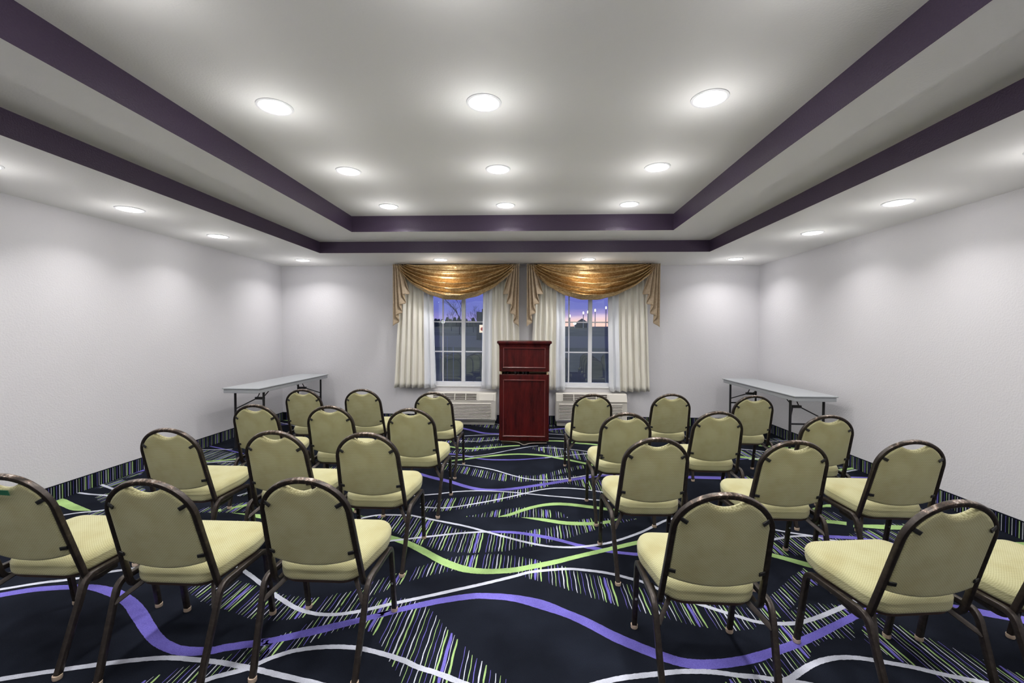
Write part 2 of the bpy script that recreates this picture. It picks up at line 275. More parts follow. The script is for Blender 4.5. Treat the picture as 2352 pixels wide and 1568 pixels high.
# ------------------------------------------------------------------ room shell
XL, XR, YB, YF, HS, H1, H2 = -3.949, 3.398, 6.71, -1.9, 2.434, 2.58, 2.765
OL, OR_, OB, OF = -2.782, 2.217, 5.594, -.78      # outer tray drop
IL, IR, IB, IF = -2.125, 1.592, 5.045, -.23       # inner tray drop
WT = 0.16
RIBBONS=[
('p',[(-2.921,2.158),(-2.851,2.186),(-2.724,2.244),(-2.538,2.278),(-2.444,2.285),(-2.369,2.278),(-2.225,2.241),(-2.078,2.172),(-1.947,2.09),(-1.81,1.989),(-1.702,1.915),(-1.617,1.873),(-1.541,1.854),(-1.423,1.858),(-1.383,1.876),(-1.203,1.927),(-1.234,1.913),(-1.168,1.941),(-1.034,2.007),(-0.84,2.094),(-0.694,2.165),(-0.784,2.121),(-0.586,2.223),(-0.463,2.275),(-0.333,2.315),(-0.265,2.324),(-0.092,2.318),(0.068,2.277),(0.181,2.209),(0.293,2.139),(0.396,2.056),(0.536,1.965),(0.615,1.921),(0.677,1.9),(0.744,1.897),(0.815,1.904),(0.921,1.927),(1.025,1.963),(1.109,1.996),(1.232,2.05),(1.39,2.129),(1.631,2.258),(1.724,2.304),(2.042,2.387),(2.26,2.347),(2.313,2.328),(2.411,2.294),(2.478,2.276),(2.509,2.183)],[(-2.859,2.112),(-2.804,2.149),(-2.676,2.204),(-2.492,2.237),(-2.418,2.237),(-2.338,2.216),(-2.199,2.166),(-2.084,2.106),(-1.993,2.043),(-1.865,1.955),(-1.771,1.892),(-1.678,1.842),(-1.582,1.808),(-1.501,1.798),(-1.391,1.816),(-1.352,1.833),(-1.177,1.885),(-1.213,1.88),(-1.145,1.903),(-1.008,1.957),(-0.824,2.054),(-0.682,2.128),(-0.678,2.133),(-0.574,2.178),(-0.453,2.226),(-0.325,2.264),(-0.259,2.273),(-0.09,2.258),(0.066,2.195),(0.176,2.144),(0.284,2.067),(0.383,1.986),(0.52,1.903),(0.598,1.865),(0.658,1.846),(0.723,1.841),(0.792,1.847),(0.893,1.867),(0.991,1.897),(1.075,1.934),(1.193,1.984),(1.347,2.061),(1.581,2.188),(1.671,2.232),(1.981,2.314),(2.224,2.309),(2.263,2.276),(2.359,2.244),(2.417,2.218)]),
('g',[(-2.331,3.254),(-2.206,3.245),(-2.095,3.238),(-1.791,3.209),(-1.496,3.157),(-1.077,2.988),(-1.014,2.97),(-0.859,2.901),(-0.707,2.8),(-0.562,2.684),(-0.432,2.605),(-0.353,2.575),(-0.279,2.566),(-0.205,2.569),(-0.103,2.589),(-0.009,2.625),(0.143,2.69),(0.302,2.768),(0.449,2.839),(0.557,2.892),(0.776,2.994),(1.036,3.071),(1.268,3.051),(1.428,2.955),(1.53,2.866),(1.602,2.818),(1.716,2.745),(1.918,2.654),(2.109,2.522)],[(-2.328,3.249),(-2.187,3.216),(-2.05,3.167),(-1.726,3.092),(-1.43,3.017),(-1.054,2.925),(-0.992,2.905),(-0.836,2.821),(-0.684,2.707),(-0.543,2.595),(-0.42,2.529),(-0.344,2.511),(-0.272,2.508),(-0.201,2.515),(-0.101,2.533),(-0.009,2.57),(0.14,2.634),(0.297,2.717),(0.44,2.787),(0.548,2.841),(0.761,2.937),(1.019,3.018),(1.244,2.993),(1.403,2.901),(1.505,2.817),(1.575,2.77),(1.683,2.69),(1.874,2.592),(2.062,2.466)]),
('g',[(-0.075,3.3),(0.033,3.299),(0.126,3.283),(0.261,3.248),(0.375,3.244),(0.466,3.249),(0.586,3.286),(0.677,3.331)],[(-0.075,3.297),(0.033,3.261),(0.124,3.229),(0.257,3.191),(0.368,3.187),(0.459,3.197),(0.577,3.237),(0.673,3.314)]),
('w',[(-1.448,3.066),(-1.358,3.164),(-1.268,3.242),(-1.21,3.276),(-1.163,3.291),(-1.045,3.297),(-0.924,3.296),(-0.869,3.278),(-0.714,3.222),(-0.469,3.133),(-0.304,3.052),(-0.113,2.956),(-0.007,2.909),(0.113,2.872),(0.231,2.865),(0.309,2.872),(0.433,2.907),(0.518,2.941),(0.658,3.026),(0.801,3.133),(1.011,3.319),(1.13,3.381)],[(-1.43,3.05),(-1.341,3.147),(-1.254,3.223),(-1.2,3.254),(-1.16,3.267),(-1.044,3.273),(-0.926,3.273),(-0.877,3.255),(-0.722,3.199),(-0.478,3.111),(-0.315,3.03),(-0.124,2.935),(-0.015,2.886),(0.108,2.849),(0.231,2.841),(0.314,2.848),(0.441,2.884),(0.529,2.919),(0.671,3.007),(0.816,3.115),(1.025,3.3),(1.141,3.359)]),
('w',[(-0.986,2.877),(-0.859,2.915),(-0.667,2.975),(-0.503,3.023),(-0.333,3.054),(-0.287,3.053)],[(-0.979,2.854),(-0.852,2.892),(-0.66,2.952),(-0.498,3),(-0.33,3.031),(-0.288,3.029)]),
('p',[(-0.341,3.051),(-0.289,3.061),(-0.124,3.064),(-0.012,3.044),(0.157,2.99),(0.317,2.907),(0.433,2.871),(0.488,2.839),(0.545,2.825),(0.693,2.806),(0.864,2.798),(1.07,2.837)],[(-0.34,3.042),(-0.287,3.038),(-0.122,3.028),(-0.011,3.002),(0.155,2.945),(0.312,2.868),(0.426,2.824),(0.482,2.803),(0.538,2.791),(0.684,2.768),(0.852,2.76),(1.055,2.798)]),
('w',[(-2.95,2.201),(-2.898,2.223),(-2.737,2.298),(-2.6,2.342),(-2.492,2.412),(-2.375,2.463),(-2.261,2.536),(-2.1,2.582),(-1.925,2.576),(-1.759,2.519),(-1.686,2.474),(-1.592,2.414),(-1.411,2.288),(-1.329,2.234),(-1.189,2.154),(-1.082,2.119),(-0.993,2.115),(-0.913,2.133),(-0.837,2.164),(-0.718,2.22),(-0.604,2.27),(-0.412,2.357),(-0.263,2.425),(-0.105,2.504),(-0.013,2.553),(0.134,2.59),(0.228,2.603),(0.321,2.596),(0.462,2.568),(0.593,2.512),(0.644,2.487),(0.729,2.41),(0.872,2.309),(0.931,2.273),(1.051,2.205),(1.111,2.175),(1.178,2.165),(1.296,2.176),(1.39,2.208),(1.5,2.26),(1.64,2.332),(1.754,2.393),(1.858,2.428)],[(-2.94,2.177),(-2.887,2.2),(-2.727,2.274),(-2.589,2.318),(-2.48,2.388),(-2.362,2.44),(-2.25,2.513),(-2.097,2.556),(-1.93,2.55),(-1.769,2.496),(-1.7,2.452),(-1.607,2.392),(-1.425,2.267),(-1.343,2.212),(-1.2,2.13),(-1.087,2.093),(-0.991,2.089),(-0.906,2.108),(-0.826,2.14),(-0.707,2.196),(-0.594,2.246),(-0.401,2.333),(-0.251,2.402),(-0.093,2.481),(-0.004,2.528),(0.14,2.564),(0.229,2.577),(0.317,2.57),(0.455,2.543),(0.583,2.488),(0.628,2.467),(0.713,2.39),(0.857,2.287),(0.918,2.25),(1.039,2.182),(1.104,2.15),(1.178,2.139),(1.301,2.15),(1.4,2.184),(1.512,2.236),(1.652,2.309),(1.764,2.369),(1.867,2.403)]),
('w',[(-2.19,1.628),(-2.152,1.649),(-1.923,1.719),(-1.784,1.757),(-1.667,1.783),(-1.56,1.797),(-1.359,1.787),(-1.273,1.776),(-1.14,1.753),(-1.031,1.73),(-0.873,1.698),(-0.742,1.666)],[(-2.177,1.604),(-2.144,1.623),(-1.916,1.693),(-1.777,1.73),(-1.662,1.757),(-1.56,1.77),(-1.361,1.76),(-1.277,1.749),(-1.145,1.726),(-1.037,1.703),(-0.879,1.672),(-0.749,1.64)]),
('w',[(-1.371,1.648),(-1.323,1.685),(-1.294,1.706),(-1.18,1.762),(-1.169,1.779),(-1.134,1.814),(-1.075,1.854),(-1.005,1.88),(-0.891,1.899),(-0.771,1.897),(-0.677,1.877),(-0.546,1.837),(-0.47,1.801),(-0.379,1.772),(-0.288,1.736),(-0.185,1.694)],[(-1.355,1.627),(-1.307,1.664),(-1.281,1.682),(-1.166,1.738),(-1.149,1.762),(-1.117,1.793),(-1.062,1.83),(-0.999,1.854),(-0.889,1.872),(-0.774,1.87),(-0.684,1.851),(-0.555,1.811),(-0.479,1.776),(-0.388,1.747),(-0.298,1.71),(-0.195,1.668)]),
('w',[(0.201,1.727),(0.279,1.758),(0.372,1.788),(0.493,1.812),(0.615,1.834),(0.717,1.841),(0.784,1.839),(0.869,1.827),(0.932,1.824),(0.992,1.815),(1.052,1.807),(1.111,1.799),(1.192,1.779)],[(0.211,1.702),(0.288,1.733),(0.379,1.762),(0.498,1.785),(0.619,1.808),(0.718,1.814),(0.782,1.812),(0.867,1.8),(0.93,1.797),(0.989,1.788),(1.048,1.78),(1.105,1.772),(1.186,1.753)]),
('w',[(1.033,1.808),(1.071,1.826),(1.123,1.86),(1.2,1.904),(1.292,1.941),(1.371,1.955),(1.441,1.954),(1.501,1.943),(1.586,1.923),(1.642,1.908),(1.714,1.88),(1.826,1.848),(1.98,1.804)],[(1.044,1.784),(1.084,1.803),(1.137,1.836),(1.211,1.879),(1.3,1.915),(1.374,1.928),(1.438,1.927),(1.496,1.916),(1.579,1.897),(1.633,1.882),(1.706,1.854),(1.818,1.822),(1.973,1.778)]),
('w',[(1.646,3.277),(1.729,3.224),(1.845,3.165),(1.972,3.122),(2.043,3.076),(2.155,3.022),(2.201,2.96),(2.327,2.944),(2.402,2.919)],[(1.633,3.257),(1.718,3.203),(1.836,3.143),(1.962,3.1),(2.032,3.055),(2.141,3.002),(2.191,2.939),(2.322,2.921),(2.394,2.896)]),
('w',[(1.426,2.954),(1.621,3.04),(1.8,3.102),(1.86,3.114),(1.967,3.125)],[(1.436,2.932),(1.63,3.017),(1.808,3.079),(1.863,3.091),(1.97,3.101)]),
('p',[(1.845,3.109),(1.99,3.123),(2.064,3.13),(2.223,3.125),(2.261,3.121),(2.346,3.087),(2.424,3.06),(2.472,3.029),(2.556,2.985)],[(1.841,3.101),(1.979,3.106),(2.037,3.087),(2.191,3.08),(2.233,3.081),(2.325,3.059),(2.402,3.032),(2.44,2.988),(2.521,2.943)]),
('g',[(2.386,3.31),(2.429,3.319),(2.63,3.324),(2.781,3.314),(2.897,3.266)],[(2.358,3.271),(2.397,3.274),(2.571,3.248),(2.723,3.244),(2.833,3.193)]),
('g',[(3.073,3.054),(3.208,3.088),(3.361,3.1),(3.523,3.095)],[(3.009,2.99),(3.146,3.028),(3.298,3.042),(3.456,3.035)]),
('g',[(2.219,3.392),(2.299,3.381),(2.371,3.36)],[(2.183,3.336),(2.259,3.321),(2.33,3.301)]),
('g',[(2.277,3.609),(2.35,3.651),(2.438,3.694),(2.484,3.701)],[(2.249,3.563),(2.326,3.612),(2.401,3.638),(2.442,3.638)]),
('p',[(-1.58,4.284),(-1.297,4.335),(-1.158,4.309),(-0.962,4.192),(-0.775,4.094),(-0.615,3.979),(-0.467,3.9),(-0.332,3.889),(-0.2,3.921),(-0.066,3.977),(0.141,4.078),(0.359,4.194),(0.509,4.268),(0.703,4.353),(0.901,4.369),(1.208,4.361),(1.911,4.36)],[(-1.56,4.231),(-1.28,4.28),(-1.139,4.235),(-0.945,4.116),(-0.759,4.01),(-0.603,3.903),(-0.46,3.836),(-0.328,3.84),(-0.197,3.862),(-0.065,3.917),(0.139,4.015),(0.353,4.125),(0.502,4.203),(0.693,4.29),(0.89,4.316),(1.19,4.295),(1.873,4.272)]),
('w',[(-1.194,3.648),(-0.839,3.741),(-0.656,3.813),(-0.46,3.843),(-0.259,3.837),(-0.061,3.804),(0.133,3.764),(0.322,3.733),(0.475,3.701),(0.597,3.684),(0.747,3.66)],[(-1.188,3.627),(-0.833,3.72),(-0.651,3.792),(-0.458,3.821),(-0.262,3.815),(-0.065,3.783),(0.129,3.742),(0.318,3.711),(0.471,3.679),(0.594,3.662),(0.743,3.639)]),
('w',[(-0.894,3.464),(-0.77,3.449),(-0.657,3.463),(-0.489,3.54),(-0.315,3.637),(-0.132,3.756),(0.063,3.892),(0.201,3.947),(0.339,3.955),(0.472,3.935),(0.649,3.872),(0.779,3.801)],[(-0.896,3.442),(-0.77,3.427),(-0.65,3.442),(-0.479,3.521),(-0.303,3.618),(-0.12,3.737),(0.074,3.872),(0.206,3.926),(0.338,3.933),(0.467,3.914),(0.64,3.852),(0.768,3.782)]),
('w',[(-0.968,4.614),(-0.87,4.612),(-0.704,4.583),(-0.536,4.517),(-0.372,4.428),(-0.212,4.299),(-0.065,4.199),(0.039,4.165),(0.142,4.161),(0.283,4.19),(0.431,4.263),(0.586,4.339),(0.815,4.387)],[(-0.968,4.592),(-0.873,4.591),(-0.71,4.562),(-0.546,4.497),(-0.384,4.41),(-0.226,4.281),(-0.075,4.18),(0.035,4.143),(0.145,4.139),(0.29,4.169),(0.441,4.243),(0.593,4.318),(0.819,4.365)]),
('g',[(-0.252,3.303),(-0.17,3.366),(-0.057,3.473),(0.064,3.555),(0.187,3.601),(0.31,3.6),(0.487,3.557),(0.612,3.519),(0.769,3.477)],[(-0.252,3.295),(-0.168,3.318),(-0.056,3.415),(0.063,3.502),(0.184,3.544),(0.305,3.543),(0.479,3.501),(0.604,3.468),(0.756,3.42)]),
('g',[(-0.934,4.71),(-0.792,4.783),(-0.602,4.886),(-0.432,4.97),(-0.256,5.028),(-0.105,5.048),(0.045,5.036),(0.195,4.993),(0.271,4.945),(0.383,4.877),(0.491,4.8),(0.581,4.74),(0.699,4.668)],[(-0.923,4.656),(-0.783,4.731),(-0.595,4.832),(-0.427,4.913),(-0.253,4.977),(-0.104,4.997),(0.045,4.975),(0.193,4.932),(0.267,4.876),(0.379,4.814),(0.486,4.744),(0.573,4.675),(0.69,4.605)]),
('p',[(-1.025,5.013),(-0.856,4.985),(-0.725,4.92),(-0.596,4.84),(-0.475,4.803),(-0.302,4.804),(-0.129,4.825),(0.044,4.876),(0.193,4.92)],[(-1.014,4.958),(-0.848,4.939),(-0.717,4.868),(-0.59,4.796),(-0.471,4.764),(-0.299,4.765),(-0.128,4.786),(0.044,4.842),(0.191,4.885)]),
('w',[(0.146,4.892),(0.206,4.923),(0.303,4.964),(0.45,5.026),(0.636,5.091),(0.825,5.147)],[(0.156,4.873),(0.216,4.903),(0.311,4.944),(0.457,5.005),(0.643,5.07),(0.831,5.125)]),
('w',[(-0.969,4.899),(-0.778,4.885),(-0.611,4.936),(-0.444,5.042),(-0.27,5.186),(-0.117,5.301),(-0.021,5.368),(0.076,5.411)],[(-0.971,4.879),(-0.776,4.865),(-0.602,4.918),(-0.432,5.025),(-0.257,5.17),(-0.105,5.285),(-0.011,5.35),(0.084,5.393)]),
('g',[(-1.265,5.441),(-1.188,5.395),(-1.047,5.341),(-0.906,5.277),(-0.711,5.259),(-0.586,5.274),(-0.401,5.346),(-0.275,5.396),(-0.146,5.425)],[(-1.248,5.366),(-1.17,5.309),(-1.034,5.279),(-0.896,5.219),(-0.703,5.196),(-0.58,5.223),(-0.397,5.291),(-0.272,5.343),(-0.145,5.375)]),
('g',[(0.175,5.686),(0.405,5.688),(0.597,5.593),(0.701,5.574),(0.857,5.52),(1.006,5.45)],[(0.173,5.627),(0.401,5.625),(0.591,5.531),(0.693,5.512),(0.847,5.459),(0.995,5.388)]),
('w',[(-0.932,5.604),(-0.753,5.576),(-0.626,5.61),(-0.446,5.704),(-0.3,5.783)],[(-0.935,5.584),(-0.753,5.556),(-0.619,5.592),(-0.436,5.686),(-0.29,5.766)]),
('w',[(-1.036,5.822),(-0.969,5.841),(-0.73,5.916),(-0.46,5.964),(0.236,5.834),(0.414,5.812),(0.59,5.772)],[(-1.03,5.802),(-0.963,5.821),(-0.726,5.896),(-0.462,5.944),(0.233,5.814),(0.411,5.792),(0.585,5.753)]),
('p',[(-1.189,6.466),(-1.095,6.419),(-0.842,6.22),(-0.676,6.079),(-0.468,6.036),(-0.238,6.077),(0.254,6.328),(0.347,6.378),(0.487,6.44),(0.621,6.484)],[(-1.173,6.378),(-1.079,6.326),(-0.83,6.129),(-0.667,6.001),(-0.463,5.978),(-0.236,6.03),(0.251,6.255),(0.343,6.311),(0.483,6.381),(0.616,6.431)]),
('w',[(0.188,6.068),(0.43,6.023),(0.576,5.972)],[(0.184,6.049),(0.425,6.004),(0.569,5.954)]),
('w',[(0.102,5.338),(0.165,5.332),(0.292,5.317),(0.478,5.27),(0.686,5.18),(0.826,5.101)],[(0.1,5.318),(0.163,5.313),(0.288,5.297),(0.472,5.251),(0.677,5.162),(0.816,5.083)]),
('w',[(-0.75,6.799),(-0.508,6.631),(-0.406,6.546)],[(-0.762,6.783),(-0.52,6.615),(-0.419,6.53)]),
('g',[(-3.964,3.385),(-3.961,3.456),(-3.712,3.349),(-3.458,3.234)],[(-3.963,3.384),(-3.764,3.293),(-3.593,3.223),(-3.451,3.225)]),
('w',[(-3.985,3.603),(-3.808,3.566),(-3.636,3.548),(-3.521,3.533)],[(-3.991,3.577),(-3.812,3.541),(-3.639,3.522),(-3.525,3.507)]),
('w',[(-3.967,3.808),(-3.706,3.686),(-3.526,3.608)],[(-3.978,3.785),(-3.716,3.663),(-3.537,3.584)]),
('w',[(-3.638,3.108),(-3.609,3.13),(-3.519,3.19),(-3.411,3.231),(-3.364,3.255)],[(-3.623,3.089),(-3.595,3.11),(-3.508,3.168),(-3.402,3.209),(-3.353,3.234)]),
('p',[(-3.97,4.117),(-3.957,4.176),(-3.936,4.224)],[(-3.936,4.081),(-3.926,4.143),(-3.894,4.179)]),
('w',[(-3.953,4.981),(-3.748,4.985),(-3.575,5.022)],[(-3.953,4.959),(-3.745,4.963),(-3.571,5)]),
('p',[(-3.959,5.148),(-3.693,5.03),(-3.313,4.848)],[(-3.968,5.128),(-3.703,5.01),(-3.322,4.828)]),
('g',[(-3.572,4.521),(-3.39,4.586),(-3.232,4.657)],[(-3.559,4.483),(-3.376,4.549),(-3.216,4.62)]),
('w',[(-3.53,4.462),(-3.352,4.531),(-3.191,4.563)],[(-3.522,4.441),(-3.345,4.51),(-3.187,4.542)]),
('p',[(-3.348,4.255),(-3.278,4.236),(-3.145,4.152)],[(-3.261,4.144),(-3.203,4.148),(-3.14,4.145)]),
('g',[(-2.409,3.354),(-2.35,3.403),(-2.291,3.445)],[(-2.384,3.319),(-2.325,3.367),(-2.266,3.408)]),
('g',[(-2.509,3.252),(-2.496,3.291),(-2.465,3.322)],[(-2.505,3.247),(-2.471,3.257),(-2.431,3.277)]),
('w',[(-2.53,3.599),(-2.497,3.651),(-2.45,3.684)],[(-2.51,3.586),(-2.479,3.634),(-2.436,3.665)]),
('p',[(-2.409,3.021),(-2.339,3.016),(-2.269,3.005)],[(-2.377,2.981),(-2.31,2.979),(-2.252,2.982)]),
('w',[(-3.883,6.534),(-3.65,6.392),(-3.393,6.23)],[(-3.894,6.517),(-3.661,6.375),(-3.404,6.213)]),
('p',[(-3.833,6.423),(-3.735,6.495),(-3.657,6.544)],[(-3.821,6.407),(-3.724,6.478),(-3.646,6.527)]),
('p',[(-3.795,6.364),(-3.683,6.408),(-3.597,6.441)],[(-3.787,6.345),(-3.676,6.39),(-3.59,6.422)]),
('g',[(-4.01,6.785),(-3.862,6.76)],[(-3.951,6.695),(-3.786,6.627)]),
('g',[(-1.517,3.432),(-1.388,3.37),(-1.294,3.25),(-1.207,3.272)],[(-1.488,3.365),(-1.361,3.305),(-1.292,3.244),(-1.206,3.267)]),
('g',[(2.359,5.123),(2.468,5.07),(2.603,5.011),(2.687,4.94)],[(2.324,5.046),(2.434,5.001),(2.558,4.924),(2.648,4.869)]),
('w',[(2.497,5.429),(2.665,5.39),(2.794,5.315)],[(2.492,5.408),(2.657,5.369),(2.783,5.296)]),
('p',[(2.28,4.968),(2.414,5.01),(2.484,5.038)],[(2.287,4.947),(2.421,4.989),(2.492,5.017)]),
('w',[(2.43,4.977),(2.611,5.045),(2.727,5.111)],[(2.438,4.956),(2.62,5.025),(2.737,5.092)]),
('g',[(2.878,5.636),(3.075,5.577),(3.29,5.514)],[(2.845,5.569),(3.031,5.497),(3.242,5.433)]),
('w',[(3.082,5.828),(3.239,5.858),(3.398,5.915),(3.574,5.978)],[(3.086,5.807),(3.244,5.837),(3.406,5.894),(3.582,5.958)]),
('g',[(3.11,4.642),(3.274,4.696),(3.416,4.752)],[(3.069,4.579),(3.228,4.63),(3.365,4.682)]),
('w',[(3.083,4.534),(3.216,4.6),(3.372,4.675)],[(3.095,4.511),(3.228,4.577),(3.384,4.652)]),
('p',[(3.064,4.43),(3.194,4.434),(3.347,4.43),(3.493,4.42)],[(3.065,4.396),(3.194,4.399),(3.345,4.395),(3.491,4.385)]),
]
